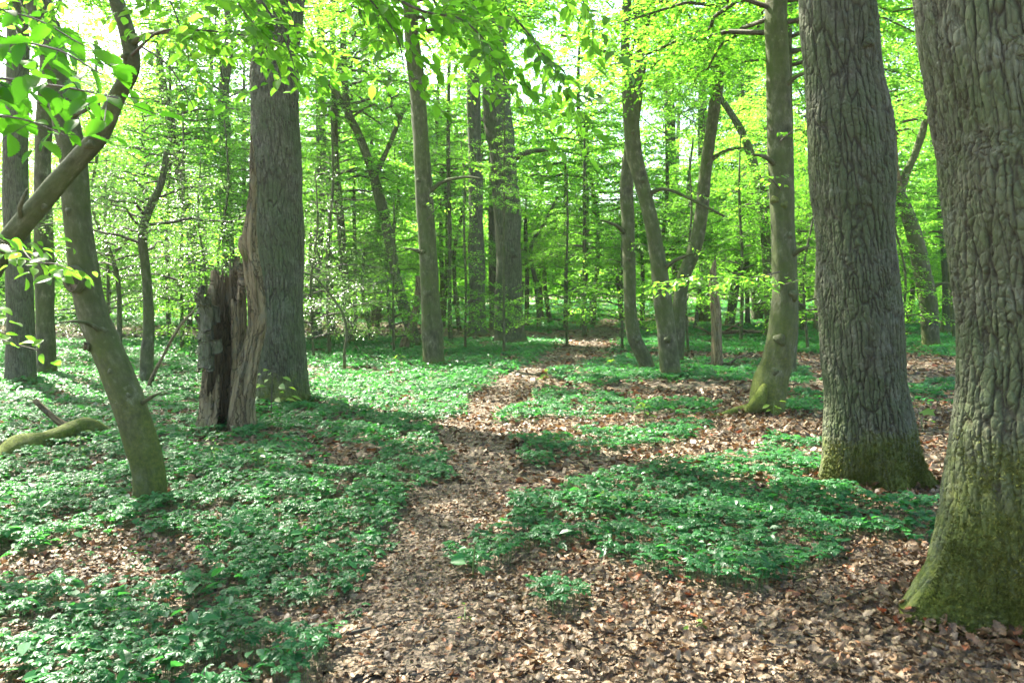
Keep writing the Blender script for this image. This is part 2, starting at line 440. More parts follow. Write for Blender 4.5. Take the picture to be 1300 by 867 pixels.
def cover(x,y):
    d=np.hypot(x,y); wob=np.clip(d*.022,.08,.6)
    a=x+(fbm(x*2.2,y*2.2,21)-.5)*2.6*wob; b=y+(fbm(x*2.2+50,y*2.2,31)-.5)*3.2*wob
    m=np.zeros(x.shape)
    for p in green: m=np.maximum(m,in_poly(a,b,p))
    for p in bare: m=np.where(in_poly(a,b,p),m*.12,m)
    m=np.where(m>0,m*np.clip((fbm(x*1.1,y*1.1,41)-.16)*4.5,.12,1)*np.clip((fbm(x*4.5,y*4.5,43,3)-.25)*3.8,.13,1),0)
    td=trail_dist(x,y); m*=np.clip((td-.15)*6,0,1)
    far=y>36
    m=np.where(far,np.clip((fbm(x*.22,y*.22,44)-.36)*5,0,1)*np.clip((td-.4)*3,0,1),m)
    return m
def fan(n,d0,d1,spread=.78,ylo=None):               # random points in the camera's wedge, uniform over the ground
    d=np.sqrt(rng.random(n)*(d1*d1-d0*d0)+d0*d0); u=(rng.random(n)*2-1)*spread
    return u*d,d
def fan_area(d0,d1,spread=.78): return spread*(d1*d1-d0*d0)

# fallen leaves
mb=MB()
dry=[leaf_dry(k) for k in range(9)]; drys=[leaf_dry_simple(k) for k in range(6)]
def lay(n,d0,d1,tpls,size,lift,tilt,spread=.8):
    x,y=fan(n,d0,d1,spread); cv=cover(x,y)
    keep=rng.random(n)>cv*.72; x=x[keep]; y=y[keep]; n=len(x)
    td=trail_dist(x,y)
    a=rng.random(n)*2*PI; d=np.stack([np.cos(a),np.sin(a),(rng.random(n)-.5)*tilt],-1)
    up=np.stack([(rng.random(n)-.5)*tilt*2,(rng.random(n)-.5)*tilt*2,np.ones(n)],-1)
    X,Y,Z=frames(d,up); flip=rng.random(n)<.4; Z[flip]*=-1; X[flip]*=-1
    s=size*(.35+1.0*rng.random(n)**1.2)*np.where(td<.35,.8,1)
    pos=np.stack([x,y,H(x,y)+.004+lift*rng.random(n)**1.5],-1)
    k=rng.integers(0,len(tpls),n); r=np.clip(rng.random(n)*.9+.25*(fbm(x*.9,y*.9,71)-.5)+.05,0,1)
    for q,t in enumerate(tpls):
        s_=k==q; scatter(mb,t,pos[s_],X[s_],Y[s_],Z[s_],s[s_],0,r[s_])
lay(int(fan_area(2.2,6.5,1.05)*1750),2.2,6.5,dry,.05,.04,1.0,1.05)
lay(int(fan_area(6.5,13)*560),6.5,13,drys,.075,.045,1.1)
lay(int(fan_area(13,26)*95),13,26,drys,.13,.045,.7)
lay(int(fan_area(26,50)*14),26,50,drys,.2,.06,.6)
g=build('fallen_leaves',mb,[M['dry']],smooth=False); tag(g,'brown curled oak leaves lying over the forest floor','fallen leaves','stuff')

# green undergrowth
mb=MB()
h3=[herb(k) for k in range(8)]; hs=[herb_simple(k) for k in range(6)]
def grow(dens,d0,d1,tpls,size,spread=.8):
    n=int(fan_area(d0,d1,spread)*dens); x,y=fan(n,d0,d1,spread)
    cv=cover(x,y); keep=rng.random(n)<cv; x=x[keep]; y=y[keep]; cv=cv[keep]; n=len(x)
    hump=.03+.13*cv*(.35+.9*fbm(x*1.7,y*1.7,55,3))*(.5+.5*rng.random(n))
    pos=np.stack([x,y,H(x,y)+hump],-1)
    a=rng.random(n)*2*PI; d=np.stack([np.cos(a),np.sin(a),np.zeros(n)],-1)
    up=np.stack([(rng.random(n)-.5)*1.1,(rng.random(n)-.5)*1.1,np.ones(n)],-1)
    X,Y,Z=frames(d,up); Y=np.cross(Z,X)
    s=size*(.45+.95*rng.random(n)**1.3); k=rng.integers(0,len(tpls),n)
    r=np.clip(.45*fbm(x*.8,y*.8,61)+.62*rng.random(n)-.05,0,1)
    for q,t in enumerate(tpls):
        s_=k==q; scatter(mb,t,pos[s_],X[s_],Y[s_],Z[s_],s[s_],0,r[s_])
    return x,y,hump
x,y,hp=grow(1050,2.2,8,h3,.033)
# stalks for the nearest ones
k=rng.random(len(x))<.5; x=x[k]; y=y[k]; hp=hp[k]; n=len(x)
b=np.stack([x+(rng.random(n)-.5)*.03,y+(rng.random(n)-.5)*.03,H(x,y)-.005],-1); t=np.stack([x,y,H(x,y)+hp],-1); w=np.array([.0013,0,0])
V=np.stack([b-w,b+w,t+w,t-w],1).reshape(-1,3); mb.add(V,np.arange(4*n),np.full(n,4),1)
grow(420,8,15,h3,.046)
def tuft(seed):                                   # a taller plant of a few oval leaves
    r=random.Random(seed); P=[];D=[];N_=[]
    for k in range(7):
        a=k*2.4+r.random(); P.append([.25*math.cos(a),.25*math.sin(a),-.9+.28*k*.6]); D.append([math.cos(a),math.sin(a),r.uniform(-.3,.4)]); N_.append([r.uniform(-.4,.4),r.uniform(-.4,.4),1])
    m_=MB(); X,Y,Z=frames(np.array(D),np.array(N_)); scatter(m_,leaf_mid(.62),np.array(P),X,Y,Z,.8)
    return np.concatenate(m_.V).astype(float),np.concatenate(m_.L),np.concatenate(m_.T)
tf=[tuft(k) for k in range(5)]
nA=mb.n
grow(34,2.2,9,tf,.085); grow(22,9,18,tf,.10); grow(9,18,30,tf,.14)
grow(150,15,26,hs,.085)
grow(38,26,45,hs,.15)
grow(9,45,80,hs,.3); grow(4,80,170,hs,.55)
g=build('undergrowth',mb,[M['herb'],M['stalk']],smooth=False); tag(g,'low mats of green woodland herbs on the forest floor','undergrowth','stuff')

# ------------------------------------------------------------------ crowns (shared meshes)
def crown_mesh(seed, hgt, rad, nb, leaf, lspace, elev, tier, tpl, mats, prof=None, twigf=.45, tspace=.16, nrmj=.75, bare=.1):
    r=np.random.default_rng(seed); mb=MB(); LP=[];LD=[];LN=[]
    for b in range(nb):
        z0=hgt*(b+.5*r.random())/nb; f=z0/hgt
        R=rad*(prof(f) if prof else (1-.75*f**1.5)*(.55+.45*math.sin(PI*min(1,f*2+.25))))*(.7+.5*r.random())
        if R<.15: continue
        az=b*2.4+r.random()*1.2; el=elev*(.5+r.random())
        n=9; t=np.linspace(0,1,n)[:,None]
        bend=(r.random()-.5)*.8; a=az+bend*t[:,0]
        P=np.stack([np.cumsum(np.cos(a))*R/n,np.cumsum(np.sin(a))*R/n,z0+R*(math.tan(el)*t[:,0]-.28*tier*t[:,0]**2)],-1)
        P+= (r.random((n,3))-.5)*R*.06
        P[0]=(0,0,z0-.05)
        tube(mb,P,np.linspace(.012*R+.004,.002,n),4,1,cap=False)
        nt=max(3,int(R/tspace))
        for k in range(nt):
            u=bare+(1-bare)*(k+r.random()*.6)/nt; q=min(u,.999)*(n-1); i0=int(q); p=P[i0]+(P[i0+1]-P[i0])*(q-i0)
            d=P[i0+1]-P[i0]; d/=np.linalg.norm(d); sg=1 if k%2 else -1
            ang=sg*(.75+.4*r.random()); c,s=math.cos(ang),math.sin(ang)
            d2=np.array([d[0]*c-d[1]*s,d[0]*s+d[1]*c,d[2]*.5+(r.random()-.5)*.5*(2-tier)])
            L=R*twigf*(1.05-u*.75)*(.6+.7*r.random())+.12
            m=max(3,int(L/lspace)); tt=(np.arange(m)+.5+r.random(m)*.5)/m
            LPk=p+d2*(tt*L)[:,None]+np.array([0,0,-1])*(.18*tier*L*tt**2)[:,None]+(r.random((m,3))-.5)*np.array([.06,.06,.10])*(1+3*(1-tier))
            sd=np.where(np.arange(m)%2==0,1,-1)*(.8+.5*r.random(m)); cc,ss=np.cos(sd),np.sin(sd)
            dd=np.stack([d2[0]*cc-d2[1]*ss,d2[0]*ss+d2[1]*cc,np.full(m,-.15)+(r.random(m)-.6)*.7],-1)
            LP.append(LPk); LD.append(dd)
            LN.append(np.stack([(r.random(m)-.5)*2*nrmj,(r.random(m)-.5)*2*nrmj,np.ones(m)],-1))
            if leaf<.13:
                e=p+d2*L*.95+np.array([0,0,-.18*tier*L]); w=np.array([0,0,.0022])
                mb.add(np.array([p-w,p+w,e+w*.4,e-w*.4]),[0,1,2,3],[4],1)
    LP=np.concatenate(LP);LD=np.concatenate(LD);LN=np.concatenate(LN)
    X,Y,Z=frames(LD,LN)
    global rng
    sz=leaf*(.6+.7*r.random(len(LP)))
    scatter(mb,tpl,LP,X,Y,Z,sz,0,r.random(len(LP)))
    return mb.mesh('crown',mats), len(LP)
LS=leaf_simple(); LM=leaf_mid()
horn=[crown_mesh(100+k,7.5,3.7,58,.098,.046,.12,1.0,LS,[M['leaf'],M['twig']],tspace=.10)[0] for k in range(3)]
hornbig=[crown_mesh(200+k,9,4.6,76,.17,.075,.15,1.0,LS,[M['leaf'],M['twig']],tspace=.15)[0] for k in range(2)]
sap=[crown_mesh(300+k,4.2,1.9,34,.082,.045,.15,1.0,LS,[M['leaf'],M['twig']],tspace=.10)[0] for k in range(3)]
pale=[crown_mesh(400+k,3.6,2.0,40,.055,.03,.25,.7,LS,[M['leaf_pale'],M['twig']],tspace=.10)[0] for k in range(2)]
oakc=[crown_mesh(500+k,10,4.6,27,.22,.085,.6,.35,LS,[M['leaf_oak'],M['twig']],prof=lambda f:.55+.6*math.sin(PI*min(1,.2+.8*f)),tspace=.22,twigf=.5)[0] for k in range(2)]

def put_crown(parent, kind, loc, rot=None, sc=1.0):
    o=link('crown',random.choice(kind),parent,loc); o.rotation_euler=(0,0,random.uniform(0,6.28) if rot is None else rot); o.scale=(sc,)*3 if not isinstance(sc,tuple) else sc
    return o

# ------------------------------------------------------------------ trunks
ROOT={}
def trunk(key, name, label, cat, base_py, path, bark, top=None, close=0, flare=.35, roots=5, crown=None, group=None, seed=None, dbase=None, wob=.0):
    """path: (px, py, width px) from the ground up; the depth comes from the base's foot on the ground"""
    seed=seed if seed is not None else len(ROOT)*7+3; r=np.random.default_rng(seed)
    x0,D=at(path[0][0],base_py)
    rb=path[1][2]/2/F*D; D=dbase if dbase else D+rb*.8
    P=[];R=[]
    for k,(px,py,w) in enumerate(path):
        P.append(pt(px,py,D)+np.array([0,wob*math.sin(k*1.7+seed),0])); R.append(w/2/F*D)
    P=np.array(P);R=np.array(R)
    gz=float(H(P[0,0],D)); P[0,2]=gz-.12
    if top:                                           # carry on above the photograph's upper edge
        d=norm(P[-1]-P[-2]); d=norm(d*np.array([.5,.5,1])); L=max(0,top-P[-1,2]); r0=R[-1]
        for q in (.25,.5,.75,1.0):
            P=np.vstack([P,P[-1]+d*L*.25+np.array([r.normal()*.05*L*.25,r.normal()*.05*L*.25,0])]); R=np.append(R,r0*(1-.75*q))
    root=thing(name,label,cat,(P[0,0],D,gz),group)
    Pl=P-np.array([P[0,0],D,gz])
    if close:
        lim=min(Pl[-1,2],CAMZ+HY/F*D+.4)
        A,B=resample(Pl,R,close); k=A[:,2]<lim; up=np.nonzero(~k)[0]
        sel=np.concatenate([np.nonzero(k)[0],up[::max(1,int(.25/close))]]); A=A[sel];B=B[sel]; seg=int(2*PI*R[1]/close)
    else:
        A,B=resample(Pl,R,.16 if D<30 else .35); seg=28 if D<15 else 18 if D<30 else 12
    ph=r.random(4)*6.28; rb=R[1]
    def rf(TH,S,RR):
        s=np.maximum(S-.12,0); h=flare*2.2*max(rb,.12)*1.6
        fl=np.exp(-s/(h*.55))
        lobes=.4+.6*np.cos(roots*TH+ph[0]+.6*np.sin(TH+ph[1]))
        lump=.045*np.sin(3*TH+ph[2]+S*1.3)+.045*np.sin(2*TH+ph[3]-S*2.1)+.025*np.sin(5*TH+S*3.1)+.10*(vnoise(S*2.3+seed,TH*0,seed)-.5)+.07*(fbm(np.cos(TH)*2.2+S*2.7,np.sin(TH)*2.2+seed,seed,3)-.5)
        return RR*(1+lump)+rb*flare*1.5*fl*lobes
    mb=MB(); tube(mb,A,B,seg,0,rf,True)
    build('trunk',mb,[bark],root)
    ROOT[key]=dict(root=root,P=P,R=R,D=D,base=np.array([P[0,0],D,gz]),bark=bark,top=Pl[-1])
    if crown:
        kind,z,sc=crown
        # the crown hangs round the stem at height z
        i=np.argmin(abs(Pl[:,2]-z)); j=np.clip(np.searchsorted(Pl[:,2],z),1,len(Pl)-1)
        t=np.clip((z-Pl[j-1,2])/max(Pl[j,2]-Pl[j-1,2],1e-3),0,1); q=Pl[j-1]*(1-t)+Pl[j]*t
        put_crown(root,kind,(q[0],q[1],z),sc=sc)
    return ROOT[key]
def limb(key, path, name='branch', bark=None, dD=0, seg=10, sub=None):
    """a bough of its own; path: (px, py, width px[, depth offset])"""
    T=ROOT[key]; D=T['D']
    P=np.array([pt(p[0],p[1],D+(p[3] if len(p)>3 else 0)) for p in path])-T['base']; R=np.array([p[2]/2/F*(D+(p[3] if len(p)>3 else 0)) for p in path])
    A,B=resample(P,R,.08 if D<15 else .2); mb=MB(); tube(mb,A,B,seg,0,lambda TH,S,RR:RR*(1+.06*np.sin(2*TH+S*5)+.05*np.sin(S*9+TH)),True,s0=4.0)
    return build(name,mb,[bark or T['bark']],T['root']), A

def leafy(key, path, leaf=.08, tpl=None, mat=None, twig=.35, tsp=.07, lsp=.05, droop=.5, seed=1, upj=.7, rad=.006, name='leafy_branch', t0=.1):
    """thin bough with twigs and leaves; path: (px, py, depth)"""
    T=ROOT[key]; r=np.random.default_rng(seed)
    P=np.array([pt(p[0],p[1],p[2]) for p in path])-T['base']
    A,B=resample(P,np.linspace(rad,.0015,len(P)),.04); mb=MB(); tube(mb,A,B,6,1)
    s=np.concatenate([[0],np.cumsum(np.linalg.norm(np.diff(A,axis=0),axis=1))]); Lt=s[-1]
    LP=[];LD=[];LN=[]; k=0; u=Lt*t0
    while u<Lt:
        i=min(np.searchsorted(s,u),len(A)-2); p=A[i]; d=norm(A[i+1]-A[i]); sg=1 if k%2 else -1; k+=1; u+=tsp*(.6+.8*r.random())
        h=norm(np.cross(d,[0,0,1.])); d2=norm(d*(.15+.65*r.random())+h*sg*(.5+.5*r.random())+np.array([0,0,(r.random()-.55)*.7]))
        L=twig*(.35+.9*r.random())*(1-.45*u/Lt)
        m=max(2,int(L/lsp)); tt=(np.arange(m)+.6)/m
        Q=p+d2*(tt*L)[:,None]+np.array([0,0,-1])*(.25*droop*L*tt**2)[:,None]
        for a,b in zip(np.vstack([p[None],Q[:-1]]),Q):
            w=np.array([0,0,.0011]); mb.add(np.array([a-w,a+w,b+w,b-w]),[0,1,2,3],[4],1); w=np.array([.001,.0005,0]); mb.add(np.array([a-w,a+w,b+w,b-w]),[0,1,2,3],[4],1)
        h2=norm(np.cross(d2,[0,0,1.])); sd=np.where(np.arange(m)%2==0,1,-1)[:,None]
        dd=norm(d2[None]*.75+h2[None]*sd*(.55+.35*r.random((m,1)))); dd+=r.normal(size=(m,3))*.3; dd[:,2]-=droop*(.2+1.1*r.random(m)); 
        LP.append(Q);LD.append(dd);LN.append(np.stack([(r.random(m)-.5)*2*upj,(r.random(m)-.5)*2*upj,np.ones(m)],-1))
    LP=np.concatenate(LP);LD=np.concatenate(LD);LN=np.concatenate(LN); X,Y,Z=frames(LD,LN)
    scatter(mb,tpl or LM,LP,X,Y,Z,leaf*(.55+.65*r.random(len(LP))),0,r.random(len(LP)))
    return build(name,mb,[mat or M['leaf'],M['twig']],T['root'])

OT='oak_tree'; HT='hornbeam_tree'
# ---- near oaks
trunk('bigoak',OT,'massive fissured oak trunk with a wide moss covered foot, cut by the frame edge','tree',826,
  [(1352,800,262),(1350,700,250),(1346,600,238),(1340,400,232),(1318,200,232),(1296,0,236)],M['oak_mossy'],top=15,close=.0064,flare=.42,roots=4,seed=21)
trunk('oak2',OT,'straight fissured oak trunk with green moss round its flared base','tree',624,
  [(1112,615,108),(1107,560,105),(1098,480,100),(1092,400,98),(1078,200,93),(1062,0,88)],M['oak_close'],top=15,close=.0075,flare=.24,roots=5,crown=(oakc,10,1.0))
trunk('oak5',OT,'grey fissured oak trunk rising right behind the hollow dead stump','tree',516,
  [(361,505,66),(360,460,62),(356,400,60),(352,300,61),(351,200,60),(350,90,58)],M['oak_close'],top=16,close=.011,flare=.2,roots=5,crown=(oakc,10,.8))
# ---- leaning hornbeams on the left
trunk('lean',HT,'leaning mossy hornbeam with an open knot hole halfway up its stem','tree',640,
  [(192,632,40),(190,600,40),(180,560,42),(160,500,41),(131,430,38),(118,400,37),(107,350,36),(97,270,31),(92,200,30),(76,120,31),(60,40,33),(50,0,32)],M['smooth_close'],top=11,close=.03,flare=.12,roots=4,crown=(horn,7.0,.45))
trunk('cross',HT,'slanting hornbeam limbed stem that crosses before the knot holed leaning trunk','tree',705,
  [(-225,690,44),(-150,570,40),(-60,430,28),(0,322,26),(58,250,25),(100,202,24),(126,172,23),(148,125,20),(167,85,21),(161,40,20),(148,0,19),(140,-60,18)],M['smooth_close'],top=7,close=.03,flare=.15)
# ---- right hornbeam with a long root
trunk('rooted',HT,'pale hornbeam with dark burls and a long mossy root along the floor','tree',528,
  [(972,520,46),(978,490,42),(988,455,38),(995,410,33),(996,350,31),(993,280,30),(990,200,30),(988,100,29),(986,0,28)],M['smooth_close'],top=12,close=.03,flare=.12,crown=(horn,5.0,.9))
trunk('behind3',HT,'slim hornbeam partly hidden behind the pale stem with the long root','tree',478,
  [(1001,475,20),(1003,440,18),(1006,380,15),(1004,320,13),(1001,240,12),(1000,100,12),(1000,0,11)],M['smooth'],top=12,flare=.2,crown=(horn,6.0,.9))
# ---- middle
trunk('m545',HT,'pale straight trunk with burls and a mossy foot beside a dark broken stub','tree',466,
  [(551,460,30),(549,430,26),(545,360,24),(541,280,22),(536,200,21),(530,120,20),(524,60,19),(520,0,18)],M['smooth'],top=14,flare=.18,crown=(horn,7.5,1.1))
trunk('m520',HT,'dark slanting hornbeam that forks high up above the broken stub','tree',441,
  [(530,438,17),(520,410,15),(507,370,13),(497,320,13),(484,260,13),(472,215,12),(455,170,10),(441,140,9),(438,100,8),(436,50,7)],M['smooth'],top=11,flare=.2,crown=(horn,7.0,1.0))
limb('m520',[(441,142,8),(425,115,7),(405,95,5),(385,85,4)]); limb('m520',[(476,222,9),(492,190,6),(506,155,6),(515,138,5),(540,110,4)]); limb('m520',[(508,150,5),(496,130,5),(494,90,4)])
trunk('stub',HT,'short dark broken stub leaning beside the pale burled trunk','dead tree',446,
  [(510,443,13),(515,432,13),(524,410,11),(529,390,9),(531,365,8),(530,350,6)],M['rot'],flare=.15)
trunk('thin',HT,'very thin dark upright stem beside the burled pale trunk','tree',436,
  [(572,434,6),(571,400,5),(571,300,5),(569,200,5),(570,100,4),(572,0,4)],M['smooth'],top=8,flare=.1,crown=(sap,5.5,.9))
trunk('m605',OT,'dark oak trunk beside the thickest trunk in the middle distance','tree',427,
  [(606,424,24),(606,400,21),(605,320,20),(604,240,18),(602,160,17),(601,60,16)],M['oak'],top=17,flare=.15,crown=(oakc,10,.75))
trunk('m627',OT,'shaded oak trunk squeezed in the gap between two thicker oaks','tree',417,
  [(627,415,16),(627,390,13),(626,300,12),(626,200,11),(625,100,10)],M['oak'],top=17,flare=.15,crown=(oakc,12,.6))
trunk('m640',OT,'thick oak with twiggy burr and flared base beside the footpath bend','tree',438,
  [(648,434,44),(647,415,36),(646,360,33),(644,280,33),(639,200,36),(632,150,36),(628,100,34),(624,0,32)],M['oak'],top=17,flare=.22,crown=(oakc,10,.8))
trunk('sap683',HT,'little crooked sapling standing alone beyond the thick path oak','sapling',419,
  [(684,417,7),(684,395,6),(680,360,6),(674,325,5),(677,305,4),(690,285,4),(708,250,3)],M['smooth'],flare=.1,crown=(sap,2.2,.9))
# ---- trees around the twin stems
trunk('twin_l',HT,'slim hornbeam with curved foot, outer stem of the crossing pair','tree',474,
  [(826,470,20),(818,455,19),(806,430,18),(801,395,16),(799,340,16),(797,280,16),(796,220,16)],M['smooth'],top=11,flare=.12,crown=(horn,7.5,.9))
trunk('twin_r',HT,'grey hornbeam crossing its slimmer neighbour and forking high up','tree',480,
  [(853,474,28),(849,450,25),(845,410,22),(838,350,21),(828,290,20),(815,235,19),(804,190,20),(801,140,20),(800,105,20)],M['smooth'],flare=.2)
limb('twin_r',[(799,112,14),(795,85,12),(794,50,12),(796,0,11),(795,-70,9)]); limb('twin_r',[(802,115,14),(812,85,14),(815,50,13),(810,15,12),(806,-60,10)])
limb('twin_r',[(797,85,6),(785,75,6),(765,65,5),(740,52,4),(712,45,3)]); limb('twin_r',[(794,95,4),(805,55,4),(820,15,4),(832,-10,3)])
trunk('swerve',HT,'hornbeam swerving sideways low down, then rising straight beside the crossing pair','tree',462,
  [(858,458,18),(860,430,17),(862,390,17),(868,352,17),(882,315,17),(891,270,16),(896,215,15),(905,150,15),(914,80,14),(918,0,13)],M['smooth'],top=12,flare=.15,crown=(horn,7.3,.9))
trunk('snag911',HT,'slender dead snag with splintered top standing near fallen branches','dead tree',469,
  [(911,466,17),(910,440,14),(909,400,13),(906,370,11),(905,345,8),(908,330,3)],M['dead'],flare=.15)
trunk('arch',HT,'ivy dark hornbeam arching over sideways high up behind the rooted one','tree',430,
  [(978,427,14),(977,400,13),(975,350,12),(971,290,12),(962,230,11),(945,175,10),(922,135,8),(895,102,6),(868,82,4)],M['smooth'],flare=.15,crown=(horn,4.0,.9))
trunk('m925',HT,'pale trunk leaning gently toward the arching ivy dark hornbeam','tree',415,
  [(925,412,14),(930,385,11),(938,330,10),(942,270,10),(944,200,9),(940,100,8)],M['smooth'],top=13,flare=.15,crown=(hornbig,5.5,.9))
trunk('m920',OT,'distant brown oak trunk just beyond the splintered dead snag','tree',409,
  [(893,405,18),(894,380,15),(894,320,14),(893,240,13),(892,150,12)],M['oak'],top=17,flare=.15,crown=(oakc,9,0.75))
trunk('m962',OT,'distant sunlit oak trunk between the arching and gently leaning hornbeams','tree',407,
  [(961,404,16),(960,380,13),(956,330,13),(952,270,12),(950,150,11)],M['oak'],top=17,flare=.15,crown=(oakc,10,0.75))
trunk('m1040',OT,'upright dark oak seen in the gap before the moss footed oak','tree',422,
  [(1041,419,18),(1041,395,14),(1041,320,13),(1038,230,13),(1030,120,12),(1024,30,11)],M['oak'],top=16,flare=.15,crown=(oakc,9,.75))
trunk('fork',HT,'crooked hornbeam with one fork broken off to a splintered spike','tree',441,
  [(1182,438,23),(1181,420,21),(1178,380,22),(1168,330,20),(1158,290,18),(1148,262,17),(1140,245,15)],M['smooth'],flare=.15,crown=(horn,6.0,.8))
limb('fork',[(1141,250,14),(1138,225,10),(1136,200,8),(1135,180,7),(1137,166,3)],'broken_spike',M['rot']); limb('fork',[(1143,246,11),(1150,222,10),(1162,195,9),(1172,165,9),(1180,130,9),(1185,90,8),(1190,20,7)])
trunk('m1205',OT,'far oak with mossy foot half hidden by the massive trunk','tree',423,
  [(1206,420,24),(1207,395,18),(1204,340,16),(1199,280,15),(1196,150,14)],M['oak'],top=16,flare=.25,crown=(oakc,9,1.0))
trunk('m855',OT,'distant straight oak rising behind the swerving hornbeam and crossing pair','tree',411,
  [(863,408,17),(862,380,15),(858,300,14),(852,220,14),(850,120,13)],M['oak'],top=17,flare=.15,crown=(oakc,9.5,0.75))
# ---- left background
trunk('l25',OT,'thick dark oak trunk farthest out behind the crossing limb','tree',490,
  [(26,486,36),(26,460,33),(25,400,31),(22,300,30),(20,200,29)],M['oak'],top=15,flare=.15,crown=(oakc,9.5,.56))
trunk('l60',HT,'smooth grey trunk standing beside the thick dark outermost oak','tree',478,
  [(59,474,25),(59,450,23),(57,400,22),(56,300,21),(54,200,20)],M['smooth'],top=14,flare=.12,crown=(horn,7,.8))
trunk('l188',HT,'small crooked tree between the leaning knot holed trunk and hollow stump','tree',490,
  [(186,486,17),(186,460,15),(189,410,13),(186,350,12),(181,300,11),(190,265,10),(204,235,8),(212,190,7)],M['smooth'],flare=.15,crown=(pale,2.4,1.0))
trunk('l150',HT,'thin curved dark stem close behind the knot holed leaning trunk','sapling',470,
  [(152,466,6),(152,420,6),(150,360,6),(140,320,5),(126,290,4),(116,262,3)],M['smooth'],flare=.1,crown=(pale,2.0,.8))
trunk('l240',HT,'slanting far hornbeam seen in the gap over the hollow stump','tree',432,
  [(266,428,13),(262,390,12),(250,330,12),(238,270,12),(225,200,12),(213,140,11),(205,100,10)],M['smooth'],top=11,flare=.15,crown=(hornbig,6.5,.8))
trunk('l285',OT,'far oak trunk half veiled by leaves above the hollow stump','tree',424,
  [(292,421,18),(291,390,16),(289,300,15),(286,200,15),(284,120,14)],M['oak'],top=16,flare=.15,crown=(oakc,9,.8))
trunk('l402',OT,'straight dark trunk first behind the grey oak by the stump','tree',430,
  [(402,427,17),(402,400,13),(405,300,12),(408,200,12),(406,100,12)],M['oak'],top=15,flare=.2,crown=(oakc,9,.75))
trunk('l440',HT,'slim leafy hornbeam between the grey oak and dark slanting hornbeam','tree',438,
  [(444,435,14),(442,410,11),(438,350,10),(432,280,10),(425,180,9),(424,80,8)],M['smooth'],top=12,flare=.2,crown=(horn,4.0,.9))
limb('l440',[(440,360,4),(425,330,3),(405,310,3),(392,300,2)])
trunk('s437',HT,'thin bent sapling with few leaves in front of slim leafy hornbeam','sapling',472,
  [(438,470,4),(437,450,4),(440,425,3.5),(436,400,3),(420,375,3),(400,352,2.5),(385,345,2)],M['smooth'],flare=.05)
trunk('s470',HT,'twiggy sapling low beside the foot of dark slanting hornbeam','sapling',436,
  [(471,434,6),(469,415,5),(463,390,4),(460,360,4),(462,320,3)],M['smooth'],flare=.1,crown=(pale,1.4,.9))

